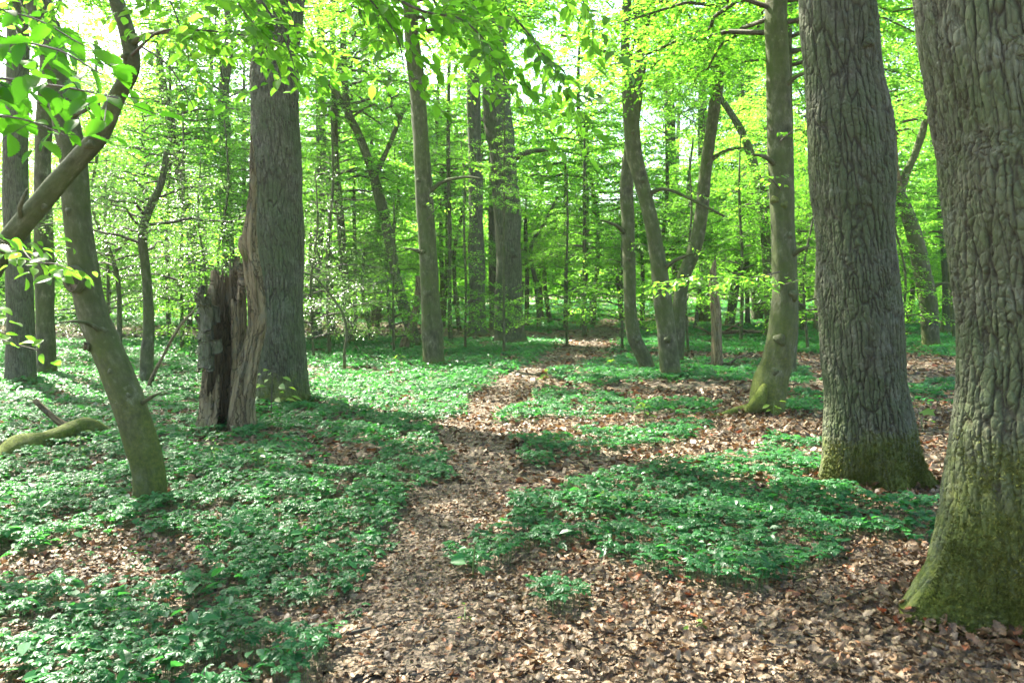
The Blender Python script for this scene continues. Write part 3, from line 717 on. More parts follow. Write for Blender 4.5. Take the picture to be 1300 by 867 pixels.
# ---- understory trees that fill the wood with low foliage: (key px, base py, crown kind, crown height, scale, stem px, label)
und=[
 (738,418,hornbig,7.0,1.1,9,'tall slender hornbeam with its crown high left of the crossing pair'),
 (1022,420,hornbig,7.0,1.0,9,'tall slender hornbeam with its crown high between rooted hornbeam and moss footed oak'),
 (470,414,hornbig,8.0,1.1,9,'tall slender hornbeam with a high crown over the dark slanting tree'),
 (612,414,hornbig,8.0,1.1,9,'tall slender hornbeam with its crown high between thickest oak and paired neighbour'),
 (265,416,hornbig,7.5,1.1,9,'tall slender hornbeam with a high crown far over the hollow stump'),
 (135,462,pale,.6,.9,6,'low silvery shrub in the mats past the mossy log'),
 (255,455,sap,.5,1.0,5,'low fresh sapling just beyond the bent bare stick'),
 (345,440,sap,.8,1.1,5,'fresh sapling squeezed between hollow stump and grey oak'),
 (400,458,pale,.5,.9,5,'low silvery shrub at the foot of straight dark trunk'),
 (500,452,sap,.5,.8,5,'low fresh sapling before the dark broken stub'),
 (590,446,sap,.7,.9,5,'low fresh sapling at the feet of the paired dark oaks'),
 (720,440,sap,.8,1.0,5,'fresh sapling on the far bank of the footpath bend'),
 (790,446,sap,.9,1.0,5,'fresh sapling just left behind the crossing pair'),
 (875,448,sap,.8,1.0,5,'fresh sapling between the swerving stem and the dead snag'),
 (1028,448,sap,.9,1.0,5,'fresh sapling in the gap between rooted hornbeam and moss footed oak'),
 (1140,445,sap,.7,1.0,5,'fresh sapling by the foot of the crooked broken fork'),
 (215,428,hornbig,4.0,.95,9,'tall hornbeam with layered boughs left behind the slanting far hornbeam'),
 (310,420,hornbig,5.0,1.0,9,'tall hornbeam whose top fills the gap left of the grey oak'),
 (425,424,hornbig,5.0,1.0,9,'tall hornbeam with high boughs right behind the grey oak'),
 (480,410,hornbig,6.0,1.2,9,'tallest hornbeam seen through the fork of dark slanting tree'),
 (560,416,hornbig,5.5,1.1,9,'tall hornbeam with high boughs around the very thin upright stem'),
 (690,408,hornbig,6.0,1.2,9,'tall hornbeam whose high boughs arch over the lone crooked sapling'),
 (750,414,hornbig,5.0,1.1,9,'tall hornbeam whose high boughs hang over the far footpath'),
 (100,418,hornbig,5.5,1.1,9,'tall hornbeam high behind the knot holed leaning trunk'),
 (1120,416,hornbig,5.0,1.1,9,'tall hornbeam with high boughs over the crooked broken fork'),
 (950,414,hornbig,5.5,1.1,9,'tall hornbeam with high boughs behind the arching dark tree'),
 (60,440,horn,2.4,.9,8,'bushy hornbeam filling the gap between the outermost trunks and leaning hornbeam'),
 (135,425,hornbig,1.6,.8,9,'round leafy hornbeam behind the thin curved dark stem'),
 (285,440,sap,1.0,1.3,6,'fresh sapling seen just over the hollow stump'),
 (395,416,hornbig,1.6,.8,9,'leafy hornbeam behind the straight dark trunk beside the grey oak'),
 (450,425,horn,2.2,.9,8,'leafy hornbeam between slim leafy hornbeam and the dark slanting tree'),
 (500,424,horn,2.6,.9,8,'leafy hornbeam behind the dark broken stub'),
 (585,420,horn,3.0,.95,8,'leafy hornbeam tucked between thin upright stem and paired dark oaks'),
 (668,416,hornbig,1.5,.75,9,'low leafy hornbeam behind the lone crooked sapling'),
 (718,420,horn,2.0,.9,8,'feathery hornbeam between the lone sapling and the footpath'),
 (815,416,hornbig,1.6,.8,9,'low hornbeam glimpsed between the two crossing stems'),
 (845,420,hornbig,3.4,.8,8,'slender hornbeam whose boughs veil the crossing of the twin stems'),
 (905,412,hornbig,1.6,.8,9,'low hornbeam behind the splintered dead snag'),
 (1000,426,horn,2.8,.9,8,'slender hornbeam veiling the top of the arching dark tree'),
 (1135,420,horn,2.0,.9,8,'leafy hornbeam at the foot of the crooked broken fork'),
 (1170,405,hornbig,1.4,.9,9,'low bright hornbeam far behind the crooked broken fork'),
 (1060,412,hornbig,1.6,.8,9,'low hornbeam beside the upright dark oak in the gap'),
 (240,415,hornbig,1.4,.85,9,'low leafy hornbeam far beyond the slanting far hornbeam'),
 (120,452,horn,3.2,.85,8,'bushy young hornbeam in the gap left of the small crooked tree'),
 (232,446,pale,1.2,1.25,7,'silvery leaved shrub growing just beyond the hollow stump'),
 (420,452,pale,1.0,1.2,7,'silvery leaved shrub beside the shaded flank of the grey oak'),
 (330,410,hornbig,2.5,.9,9,'broad leafy hornbeam screened by the grey oak and its stump'),
 (480,418,hornbig,2.2,.85,9,'low leafy hornbeam behind the fork of the dark slanting tree'),
 (560,412,hornbig,2.6,.9,9,'leafy hornbeam filling the gap beyond the very thin upright stem'),
 (700,412,hornbig,2.4,1.0,9,'spreading hornbeam with layered boughs beyond the lone crooked sapling'),
 (742,428,horn,3.0,.9,8,'layered young hornbeam with bright boughs over the far footpath'),
 (790,406,hornbig,3.0,1.0,9,'leafy hornbeam standing where the footpath fades from view'),
 (880,420,horn,2.8,.95,8,'leafy young hornbeam behind the swerving stem'),
 (940,436,sap,1.4,1.2,6,'fresh green sapling between the dead snag and the arching hornbeam'),
 (1010,414,hornbig,2.6,.95,9,'bright hornbeam beyond the slim stem hidden by the rooted one'),
 (1085,408,hornbig,2.4,1.0,9,'leafy hornbeam screened by the moss footed oak trunk'),
 (1150,412,hornbig,2.4,.95,9,'layered hornbeam right behind the crooked tree with broken fork'),
 (1215,432,horn,3.0,.9,8,'leafy young hornbeam against the shaded edge of the massive oak'),
 (1290,415,hornbig,2.5,1.0,9,'leafy hornbeam wholly behind the massive oak trunk'),
 (15,420,hornbig,2.4,1.0,9,'leafy hornbeam behind the two outermost trunks'),
 (-60,455,horn,2.6,.9,8,'young hornbeam at the very edge past the outermost oak'),
 (185,412,hornbig,2.6,.95,9,'broad hornbeam far behind the small crooked tree'),
 (655,404,hornbig,3.0,1.0,9,'farthest layered hornbeam seen behind the thick path oak'),
 (970,402,hornbig,3.0,1.0,9,'farthest layered hornbeam behind the arching ivy dark tree'),
 (640,452,sap,3.8,.6,5,'slender sapling whose leaves hang before the thick path oak'),
 (320,432,horn,3.6,.9,8,'young hornbeam whose boughs spread above the hollow stump'),
 (1065,440,horn,4.0,.8,8,'young hornbeam whose boughs show in the gap beside moss footed oak'),
]
for k,(px,py,kind,z,sc,w,lab) in enumerate(und):
    if kind is hornbig and z<=3: sc*=.6
    if kind is horn: sc*=.78
    if 600<px<1010 and kind in (horn,hornbig): z=max(z,3.0)
    x,D=at(px,py); top=z+4.5*sc if kind in (sap,pale) else z+7*sc
    ztop=HY-(top-CAMZ)*F/D
    j=random.Random(k).uniform(-1,1)
    trunk('und%d'%k,'young_hornbeam' if kind is not pale else 'leafy_shrub',lab,'tree' if kind is not pale else 'shrub',py,
      [(px,py-2,w*.9),(px+j*4,py-12,w*.7),(px+j*10,.6*py+.4*ztop,w*.6),(px-j*6,.3*py+.7*ztop,w*.55),(px,ztop,w*.25)],M['smooth'],flare=.15,crown=(kind,z,sc),seed=k+900)

# ---- parts: knot holes, burls, root, moss, twigs
def ring_knot(key, px, py, r, name='knot_hole', off=.0):
    """a callus ring round a dark hollow, set on the stem's face"""
    T=ROOT[key]; D=T['D']; P=T['P']; j=np.clip(np.searchsorted(-np.array([HY-(p[2]-CAMZ)*F/D for p in P]),-py),1,len(P)-1)
    c=pt(px,py,D)
    cx=np.interp(c[2],P[:,2],P[:,0]); R=np.interp(c[2],P[:,2],T['R'])
    dx=c[0]-cx; dx=np.clip(dx,-R*.9,R*.9); n=np.array([dx/R,-math.sqrt(max(.05,1-(dx/R)**2)),.05]); n=norm(n)
    c=np.array([cx,D,c[2]])+n*R*.93
    u=norm(np.cross(n,[0,0,1.])); v=np.cross(u,n)
    t=np.linspace(0,2*PI,29); mb=MB()
    ring=np.array([c+u*math.cos(a)*r*(1+.1*math.sin(3*a))+v*(math.sin(a)*1.25-.12*math.cos(2*a))*r+n*.012 for a in t])-T['base']
    tube(mb,ring,np.full(29,r*.33)*(1+.25*np.sin(t*2+1)),8,0,cap=False,s0=3.0)
    cup=MB(); rows=[]
    for q,(f,dp) in enumerate(((1.0,.012),(.8,-.01),(.5,-.035),(.2,-.05))):
        rows.append(np.array([c+u*math.cos(a)*r*f*.95+v*math.sin(a)*1.2*r*f+n*(dp+.035) for a in t[:-1]])-T['base'])
    V=np.concatenate(rows); i=np.arange(3)[:,None]; j=np.arange(28)[None,:]; j2=(j+1)%28
    L=np.stack([i*28+j,i*28+j2,(i+1)*28+j2,(i+1)*28+j],-1).reshape(-1); L=np.concatenate([L,3*28+np.arange(28)]); Tt=np.append(np.full(84,4),28)
    cup.add(V,L,Tt)
    o=build(name,mb,[T['bark']],T['root']); build('hollow',cup,[M['rot']],o)
def burl(key, px, py, r, mat=None):
    T=ROOT[key]; D=T['D']; P=T['P']; c=pt(px,py,D); cx=np.interp(c[2],P[:,2],P[:,0]); R=np.interp(c[2],P[:,2],T['R'])
    dx=np.clip(c[0]-cx,-R,R); n=norm(np.array([dx/R,-math.sqrt(max(.02,1-(dx/R)**2)),0])); c=np.array([cx,D,c[2]])+n*R*.92-T['base']
    mb=MB(); m=14; th=np.linspace(0,PI,m); rr=np.random.default_rng(int(px*7+py))
    ax=n; t=np.linspace(-1,1,m)
    A=c+ax[None]*(t*r*.8)[:,None]; B=r*np.sqrt(np.maximum(.02,1-t*t)); k=rr.random(3)*6
    tube(mb,A,B,16,0,lambda TH,S,RR:RR*(1+.2*np.sin(3*TH+k[0])+.15*np.sin(S*60+k[1]+2*TH)),s0=3.0)
    build('burl',mb,[mat or T['bark']],T['root'])
ring_knot('lean',105,357,.072); ring_knot('lean',112,440,.03,'knot')
for q in ((980,255,.06),(991,262,.05),(1004,375,.07),(985,430,.075),(978,470,.05),(998,300,.04)): burl('rooted',*q,mat=M['mosslog'] if q[1]<270 else M['smooth_close'])
for q in ((540,262,.06),(538,320,.05),(547,372,.06),(533,230,.06),(545,400,.05)): burl('m545',*q)
for q in ((641,235,.13),(650,323,.16)): burl('m640',*q)
for q in ((1240,90,.06),(1282,120,.07),(1190,65,.05),(1263,30,.08),(1225,75,.05)): burl('bigoak',*q,mat=M['oak'])
for q in ((1040,160,.04),(1087,65,.05),(1080,260,.04)): burl('oak2',*q,mat=M['oak'])
for q in ((140,420,.035),(172,500,.03),(150,470,.025),(95,270,.03)): burl('lean',*q)
for q in ((60,262,.025),(120,185,.03),(163,75,.025)): burl('cross',*q)
for q in ((846,430,.07),(840,370,.05),(815,230,.06),(803,170,.05)): burl('twin_r',*q)
for q in ((808,432,.05),(798,330,.05)): burl('twin_l',*q)
for q in ((868,350,.05),(893,250,.05)): burl('swerve',*q)
for q in ((1172,345,.08),(1155,275,.09)): burl('fork',*q)
for key,p in (('lean',[(133,430,9),(120,415,6,-.15),(100,408,4,-.35),(75,410,2,-.5)]),('lean',[(84,150,7),(110,140,5,-.1),(135,120,3,-.25)]),('lean',[(170,520,7),(190,505,5,-.1),(205,498,2,-.2)]),
  ('cross',[(30,286,8),(25,265,6,-.1),(35,240,3,-.15)]),('cross',[(163,60,9),(185,45,7,-.1),(215,41,5,-.3),(260,38,3,-.5)]),
  ('rooted',[(997,330,9),(1015,318,6,-.2),(1028,312,3,-.3)]),('rooted',[(990,215,8),(972,200,5,-.2),(955,196,3,-.4)]),('rooted',[(988,120,8),(1010,98,5,-.2),(1035,90,3,-.3)]),
  ('m545',[(540,250,7),(560,232,5,-.2),(590,225,3,-.4),(615,228,2,-.6)]),('m545',[(544,330,6),(530,318,4,-.2),(512,315,2,-.3)]),
  ('twin_r',[(838,345,7),(858,330,5,-.2),(880,322,3,-.4)]),('twin_r',[(818,250,7),(842,240,5,-.2),(875,252,4,-.4),(920,275,3,-.5)]),('twin_l',[(797,300,6),(780,285,4,-.2),(762,280,2,-.4)]),
  ('swerve',[(897,205,6),(925,190,4,-.2),(950,188,2,-.3)]),('fork',[(1176,370,6),(1195,360,4,-.2),(1215,362,2,-.3)]),('m640',[(640,215,10),(665,195,7,-.2),(700,190,4,-.3)])):
    limb(key,p,seg=7)
# the long root
T=ROOT['rooted']; 
rp=[pt(972,488,T['D']-.12),pt(960,515,T['D']-.2)]
for px,py in ((945,524),(925,528),(905,532)): x,D=at(px,py); rp.append(np.array([x,D,float(H(x,D))+.02]))
A,B=resample(np.array(rp)-T['base'],np.array([.05,.10,.085,.06,.025]),.04); mb=MB(); tube(mb,A,B,14,0,lambda a,s,r:r*(1+.1*np.sin(2*a+s*8)))
build('root',mb,[M['mosslog']],T['root'])
# twigs sprouting on the path oak's burr
T=ROOT['m640']; mb=MB()
for k in range(14):
    a=pt(650,325,T['D']-.42)-T['base']; d=norm(rng.normal(size=3)*np.array([1,.5,.8])); tube(mb,np.array([a,a+d*.25,a+d*.5+np.array([0,0,.1])]),[.008,.006,.003],4)
build('burr_twigs',mb,[M['twig']],T['root'])
# moss tufts on the feet of the nearest trees
def moss(key, n, th0, th1, s1, size, flare_r):
    T=ROOT[key]; o=[c for c in T['root'].children if c.name.split('.')[0]=='trunk'][0]; me=o.data
    co=np.empty(len(me.vertices)*3,np.float32); me.vertices.foreach_get('co',co); co=co.reshape(-1,3)
    no=np.empty(len(me.vertices)*3,np.float32); me.vertices.foreach_get('normal',no); no=no.reshape(-1,3)
    ang=np.arctan2(co[:,1],co[:,0]); z=co[:,2]
    nz=fbm(co[:,0]*4+co[:,1]*3,z*4,91)
    pr=np.clip((1-z/s1)*1.3,0,1)*np.clip((nz-.3)*3.2+.5*(1-z/s1),0,1)
    ok=np.nonzero((z>-.02)&(rng.random(len(z))<pr)&(ang>th0)&(ang<th1))[0]
    if len(ok)==0: return
    k=rng.choice(ok,n); p=co[k]+rng.normal(size=(n,3))*.006; d=norm(no[k]+rng.normal(size=(n,3))*.55+np.array([0,0,.3]))
    X,Y,Z=frames(d,rng.normal(size=(n,3))); mb=MB()
    t=(np.array([[-.22,0,0],[.22,0,0],[0,1,0]]),np.array([0,1,2]),np.array([3]))
    scatter(mb,t,p,X,Y,Z,size*(.5+rng.random(n)),0,np.clip(fbm(p[:,0]*9,p[:,2]*9,13)+.5*(rng.random(n)-.5),0,1))
    g=build('moss',mb,[M['moss']],T['root'],False)
moss('bigoak',42000,-PI,-.9,.95,.013,0); moss('bigoak2',0,0,0,1,1,0) if 0 else None; moss('oak2',16000,-PI,0,.5,.014,0); moss('oak5',4000,-PI,0,.15,.018,0)

# ---- dead leaves drifted up against the feet of the nearest trees
_l=bpy.data.objects['fallen_leaves']
mbl=MB()
for key,n in (('bigoak',900),('oak2',520),('oak5',300),('rooted',200),('lean',140),('twin_r',120),('m545',90)):
    T=ROOT[key]; o=[c for c in T['root'].children if c.name.split('.')[0]=='trunk'][0]; me=o.data
    co=np.empty(len(me.vertices)*3,np.float32); me.vertices.foreach_get('co',co); co=co.reshape(-1,3); co=co[(co[:,2]>.0)&(co[:,2]<.06)]
    p=co[rng.integers(0,len(co),n)].astype(float); r_=np.hypot(p[:,0],p[:,1])[:,None]; out_=rng.random((n,1))**1.6*.22; p[:,:2]*=(1+(out_+.008)/r_); p+=T['base']
    p[:,2]=H(p[:,0],p[:,1])+.01+.05*(1-out_[:,0]/.22)*rng.random(n)
    a=rng.random(n)*2*PI; d=np.stack([np.cos(a),np.sin(a),(rng.random(n)-.4)*1.4],-1); up=np.stack([(rng.random(n)-.5)*1.8,(rng.random(n)-.5)*1.8,np.ones(n)],-1); X,Y,Z=frames(d,up)
    k=rng.integers(0,len(dry),n); sz=.065*(.5+.8*rng.random(n))
    for q,t in enumerate(dry): m_=k==q; scatter(mbl,t,p[m_],X[m_],Y[m_],Z[m_],sz[m_])
g=build('drifted_leaves',mbl,[M['dry']],smooth=False); tag(g,'brown leaves drifted up against the feet of the trees','fallen leaves','stuff')

# ---- leafy boughs of the nearest trees
LSer=leaf_serrate()
for k,(path,kw) in enumerate([
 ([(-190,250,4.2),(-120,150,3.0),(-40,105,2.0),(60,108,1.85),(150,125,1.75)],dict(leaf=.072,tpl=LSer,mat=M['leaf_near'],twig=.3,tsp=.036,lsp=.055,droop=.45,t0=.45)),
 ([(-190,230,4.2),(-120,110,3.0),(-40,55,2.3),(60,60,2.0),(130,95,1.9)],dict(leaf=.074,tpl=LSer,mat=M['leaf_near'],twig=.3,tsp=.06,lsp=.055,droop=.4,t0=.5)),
 ([(-160,360,4.4),(-60,400,3.6),(0,430,3.2),(50,445,3.1)],dict(leaf=.075,tpl=LSer,twig=.22,tsp=.06,lsp=.05,droop=.3,t0=.4)),
 ([(20,300,5.0),(40,330,4.4),(70,335,4.2),(95,345,4.1)],dict(leaf=.075,tpl=LSer,twig=.3,tsp=.05,lsp=.05,droop=.5,t0=.2)),
 ([(168,70,4.95),(200,42,4.7),(245,38,4.5),(325,48,4.3),(390,70,4.2)],dict(leaf=.08,tpl=LM,twig=.5,tsp=.05,lsp=.045,droop=.5,rad=.011)),
 ([(180,60,4.9),(212,82,4.7),(240,125,4.5),(262,178,4.4)],dict(leaf=.07,tpl=LM,twig=.25,tsp=.12,lsp=.07,droop=.6)),
 ([(150,-60,5.0),(260,-70,4.5),(330,0,4.2),(365,60,4.1),(378,105,4.0)],dict(leaf=.085,tpl=LM,twig=.8,tsp=.034,lsp=.06,droop=.3,t0=.45,rad=.01)),
 ([(150,-80,5.0),(300,-90,4.4),(420,-50,4.0),(525,10,3.8),(585,25,3.8),(625,65,3.75),(650,120,3.7)],dict(leaf=.085,tpl=LM,twig=.8,tsp=.036,lsp=.06,droop=.3,t0=.45,rad=.013)),
 ([(150,-90,5.0),(330,-120,4.3),(430,-40,4.1),(500,40,4.0),(515,105,3.9)],dict(leaf=.085,tpl=LM,twig=.8,tsp=.036,lsp=.06,droop=.3,t0=.5,rad=.01)),
 ([(150,-110,5.0),(400,-160,4.3),(560,-60,4.1),(655,25,4.0),(700,85,4.0),(725,120,4.0)],dict(leaf=.085,tpl=LM,twig=.8,tsp=.036,lsp=.06,droop=.3,t0=.55,rad=.01)),
 ([(150,-100,5.0),(400,-150,4.6),(520,-70,4.4),(600,10,4.3),(630,70,4.3)],dict(leaf=.085,tpl=LM,twig=.8,tsp=.036,lsp=.06,droop=.3,t0=.5,rad=.01)),
 ([(150,-70,5.0),(230,-90,4.8),(290,-20,4.7),(320,40,4.7)],dict(leaf=.08,tpl=LM,twig=.8,tsp=.036,lsp=.06,droop=.3,t0=.3,rad=.01)),
 ([(145,-20,5.0),(80,-50,4.8),(20,-10,4.5),(-30,20,4.3)],dict(leaf=.08,tpl=LM,twig=.8,tsp=.036,lsp=.06,droop=.3,t0=.2,rad=.01)),
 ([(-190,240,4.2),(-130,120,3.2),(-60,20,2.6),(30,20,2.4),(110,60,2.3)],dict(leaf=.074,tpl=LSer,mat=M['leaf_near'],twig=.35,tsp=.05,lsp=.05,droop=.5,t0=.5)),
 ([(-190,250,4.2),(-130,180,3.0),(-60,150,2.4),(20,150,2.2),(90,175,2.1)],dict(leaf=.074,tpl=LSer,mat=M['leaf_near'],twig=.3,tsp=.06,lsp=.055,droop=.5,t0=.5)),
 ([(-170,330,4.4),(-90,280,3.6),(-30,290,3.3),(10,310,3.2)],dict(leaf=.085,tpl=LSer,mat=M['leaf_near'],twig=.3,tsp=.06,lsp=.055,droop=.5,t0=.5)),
 ([(150,-80,5.0),(180,-60,4.6),(215,0,4.4),(232,45,4.3),(240,75,4.3)],dict(leaf=.08,tpl=LM,twig=.8,tsp=.036,lsp=.06,droop=.3,t0=.3,rad=.008)),
 ([(150,-100,5.0),(300,-150,4.6),(430,-60,4.5),(455,10,4.5),(470,50,4.5)],dict(leaf=.08,tpl=LM,twig=.8,tsp=.036,lsp=.06,droop=.3,t0=.45,rad=.008)),
 ([(150,-100,5.0),(240,-150,4.4),(280,-60,4.0),(300,0,3.9),(330,40,3.9)],dict(leaf=.085,tpl=LM,twig=.8,tsp=.036,lsp=.06,droop=.3,t0=.4,rad=.008)),
  ([(150,-110,5.0),(420,-180,4.5),(600,-90,4.2),(720,-20,4.1),(760,40,4.1)],dict(leaf=.085,tpl=LM,twig=.8,tsp=.036,lsp=.06,droop=.3,t0=.6,rad=.01)),
 ([(150,-110,5.0),(380,-170,4.6),(470,-120,4.4),(545,-40,4.3),(570,30,4.3)],dict(leaf=.085,tpl=LM,twig=.8,tsp=.036,lsp=.06,droop=.3,t0=.6,rad=.01)),
 ([(150,-40,5.0),(130,-80,4.7),(100,-30,4.5),(60,20,4.4)],dict(leaf=.08,tpl=LM,twig=.8,tsp=.036,lsp=.06,droop=.3,t0=.2,rad=.01)),
 ]): leafy('cross',path,seed=40+k,**kw)
leafy('rooted',[(990,345,10.2),(960,352,9.9),(915,352,9.7),(870,356,9.5),(830,362,9.4)],leaf=.085,tpl=LM,twig=.65,tsp=.045,lsp=.05,droop=.3,seed=77,rad=.009)
leafy('rooted',[(995,362,10.2),(1012,356,10.0),(1030,352,9.9)],leaf=.07,tpl=LM,twig=.25,tsp=.06,lsp=.05,droop=.35,seed=78)
leafy('twin_r',[(835,330,15.8),(870,310,15.5),(900,330,15.3)],leaf=.085,tpl=LM,twig=.5,tsp=.09,lsp=.06,droop=.4,seed=79)
leafy('thin',[(569,200,22),(575,150,21.8),(600,120,21.5)],leaf=.09,tpl=LM,twig=.5,tsp=.1,lsp=.07,droop=.5,seed=80)
for k,(key,p) in enumerate([('twin_r',[(834,320,15.9),(815,310,15.7),(800,318,15.5)]),('twin_r',[(800,130,15.9),(830,110,15.5),(880,120,15)]),('swerve',[(893,250,18),(860,235,17.6),(830,240,17.2)]),
    ('swerve',[(897,210,18),(930,190,17.6),(960,200,17.2)]),('m545',[(541,280,17.6),(570,250,17.2),(600,262,17)]),('m640',[(640,215,25),(665,190,24.4),(690,200,24)]),('m605',[(604,280,31),(590,262,30.5),(570,270,30)]),('rooted',[(990,180,10.3),(1010,165,10.1),(1030,172,10)]),('rooted',[(990,240,10.3),(975,225,10),(955,232,9.8)])]):
    leafy(key,p,leaf=.09,tpl=LM,twig=.55,tsp=.1,lsp=.06,droop=.4,seed=120+k,rad=.012)

# ------------------------------------------------------------------ hollow dead stump with its tall splinter
x,D=at(286,551); D+=.2; gz=float(H(x,D)); base=np.array([x,D,gz])
st=thing('hollow_stump','hollow broken tree stump with flaking bark beside a tall bare splinter','dead tree',tuple(base))
pm=F/D
def hollow(th0,th1,r,zt,seed,thick=.045,nt=110,nz=90):
    rr=np.random.default_rng(seed); th=np.linspace(th0,th1,nt); mb=MB()
    prof=np.array([zt(t) for t in th])*(1+.09*(vnoise(th*9,th*0,seed)-.5))+.2*(vnoise(th*16,th*0+3,seed+1)-.5)+.16*(vnoise(th*37,th*0+5,seed+2)-.5)
    S=np.linspace(0,1,nz); Vs=[];Bs=[]
    for inner in (0,1):
        for q in S:
            z=-.1+(prof+.1)*q
            rad=r*(1+.45*np.exp(-np.maximum(z,0)/.22))*(1-.08*q)*(1+.10*np.sin(3*th+1+2*z)+.06*np.sin(7*th-3*z)+.3*(fbm(th*5+inner*9,z*2.2,seed+3,4)-.5)+.14*(fbm(th*16+inner*5,z*3.5,seed+4,3)-.5))-(thick*(1+.5*np.sin(5*th+4*z)) if inner else 0)
            Vs.append(np.stack([rad*np.cos(th),rad*np.sin(th),z],-1)); Bs.append(np.stack([r*np.cos(th),r*np.sin(th),z],-1))
    V=np.concatenate(Vs); B=np.concatenate(Bs); n=nz*nt
    L=[];Lm=[]
    for k in (0,n):
        i=np.arange(nz-1)[:,None]; j=np.arange(nt-1)[None,:]
        q=np.stack([i*nt+j,i*nt+j+1,(i+1)*nt+j+1,(i+1)*nt+j],-1).reshape(-1,4)+k
        if k: q=q[:,::-1]
        L.append(q)
    jt=np.arange(nt-1); a=(nz-1)*nt+jt; L.append(np.stack([a,a+1,a+1+n,a+n],-1))
    it=np.arange(nz-1)
    e=it*nt; L.append(np.stack([e,e+nt,e+nt+n,e+n],-1)); e=it*nt+nt-1; L.append(np.stack([e,e+n,e+nt+n,e+nt],-1))
    nO=(nz-1)*(nt-1)
    V=V+np.array([0,0,0])
    mb.add(V,L[0].reshape(-1),np.full(nO,4),0,None,B); mb2=mb
    mb.L.append(L[1].reshape(-1)); mb.T.append(np.full(nO,4)); mb.M.append(np.full(nO,1,np.int32))
    rest=np.concatenate(L[2:]); mb.L.append(rest.reshape(-1)); mb.T.append(np.full(len(rest),4)); mb.M.append(np.full(len(rest),1,np.int32))
    return mb
# shell open towards the viewer and a little to the right
sh=hollow(-.95,PI+1.05,.235,lambda t:1.78+.10*math.cos(t*1.0-.9) - .35*max(0,math.cos(t-PI-.9)) - .25*max(0,math.cos(t+.6)),5)
o=build('shell',sh,[M['dead'],M['rot']],st); o.location=(-.06,0,0)
fr=hollow(-2.75,-1.55,.25,lambda t:.72+.2*math.sin(t*7+1)-.35*(t+2.75)/1.2,9,.04,50,50)
o=build('front_slab',fr,[M['dead'],M['rot']],st); o.location=(-.06,0,0)
# the tall bare splinter
def wp(px,py,dd=0): return pt(px,py,D+dd)-base
A=[wp(309,560,-.16),wp(307,540,-.16),wp(309,500,-.14),wp(318,455,-.12),wp(326,420,-.1),wp(327,390,-.1),wp(322,350,-.1),wp(317,310,-.1),wp(319,270,-.1),wp(321,235,-.1),wp(320,205,-.1),wp(319,172,-.1)]
W=np.array([33,30,25,21,20,20,21,20,13,9,7,2])/2/pm
A,B=resample(np.array(A),W,.015); mb=MB(); tube(mb,A,B,64,0,lambda a,s,r:r*(1+.13*np.sin(2*a+s*1.6)+.07*np.sin(5*a-s*2.2)+.5*(fbm(np.cos(a)*4+9,np.sin(a)*4+s*1.2,33,4)-.5)+.22*(fbm(np.cos(a)*11+5,np.sin(a)*11+s*2.2,37,3)-.5)))
build('splinter',mb,[M['dead']],st)
A,B=resample(np.array([wp(316,330,-.1),wp(312,318,-.12),wp(309,305,-.12),wp(310,296,-.1)]),np.array([.07,.07,.05,.015]),.02); mb=MB(); tube(mb,A,B,14,0,lambda a,s,r:r*(1+.15*np.sin(3*a+s*20))); build('broken_knob',mb,[M['dead']],st)
# flakes of bark hanging on its flank
fl=MB(); r=np.random.default_rng(4)
for k in range(34):
    z=.72+.85*r.random(); th=PI+.1+r.random()*1.3; rad=.27+.05*r.random(); c=np.array([rad*math.cos(th)-.06,rad*math.sin(th),z]); n=norm(np.array([math.cos(th),math.sin(th),(r.random()-.5)*.8])); u=norm(np.cross(n,[0,0,1.])); v=np.cross(u,n)
    w=.05+.06*r.random(); h=.04+.08*r.random(); m=6
    g0=[]; 
    for a in range(m):
        for b in range(m):
            p=(a/(m-1)-.5)*2; q=(b/(m-1)-.5)*2; g0.append(c+u*p*w*(1+.25*r.random())+v*q*h*(1+.25*r.random())-n*(p*p*.03)+n*.012*r.random())
    g0=np.array(g0); g1=g0-n*.012
    i=np.arange(m-1)[:,None]; j=np.arange(m-1)[None,:]; q=np.stack([i*m+j,i*m+j+1,(i+1)*m+j+1,(i+1)*m+j],-1).reshape(-1,4)
    per=[a for a in range(m)]+[a*m+m-1 for a in range(1,m)]+[(m-1)*m+a for a in range(m-2,-1,-1)]+[a*m for a in range(m-2,0,-1)]; per=np.array(per); p2=np.roll(per,-1)
    side=np.stack([per,p2,p2+m*m,per+m*m],-1)
    allq=np.concatenate([q,q[:,::-1]+m*m,side]); fl.add(np.concatenate([g0,g1]),allq.reshape(-1),np.full(len(allq),4))
build('flaking_bark',fl,[M['oak']],st)
A,B=resample(np.array([wp(262,395,0),wp(252,384,-.05),wp(246,383,-.05)]),np.array([.02,.016,.008]),.02); mb=MB(); tube(mb,A,B,8); build('stub',mb,[M['rot']],st)

# ------------------------------------------------------------------ sticks and logs
def stick(name,label,cat,pts,R,mat,seg=10,step=.05,extra=None,lump=.12):
    P=np.array(pts,float); b=P[0].copy(); b[2]=float(H(b[0],b[1]))
    root=thing(name,label,cat,tuple(b)) if extra else None
    A,B=resample(P-b,np.array(R,float),step); mb=MB(); tube(mb,A,B,seg,0,lambda a,s,r:r*(1+lump*np.sin(2*a+s*6)+lump*.6*np.sin(3*a-s*9)))
    if not extra:
        o=build(name,mb,[mat]); o.location=tuple(b); tag(o,label,cat); return o
    build('stem',mb,[mat],root)
    for e,er,m2 in extra:
        A,B=resample(np.array(e)-b,np.array(er,float),step*.7); mb=MB(); tube(mb,A,B,8,0,lambda a,s,r:r*(1+.1*np.sin(2*a+s*11))); build('branch',mb,[m2],root)
    return root
def gp(px,py,z=0):
    x,D=at(px,py); return np.array([x,D,float(H(x,D))+z])
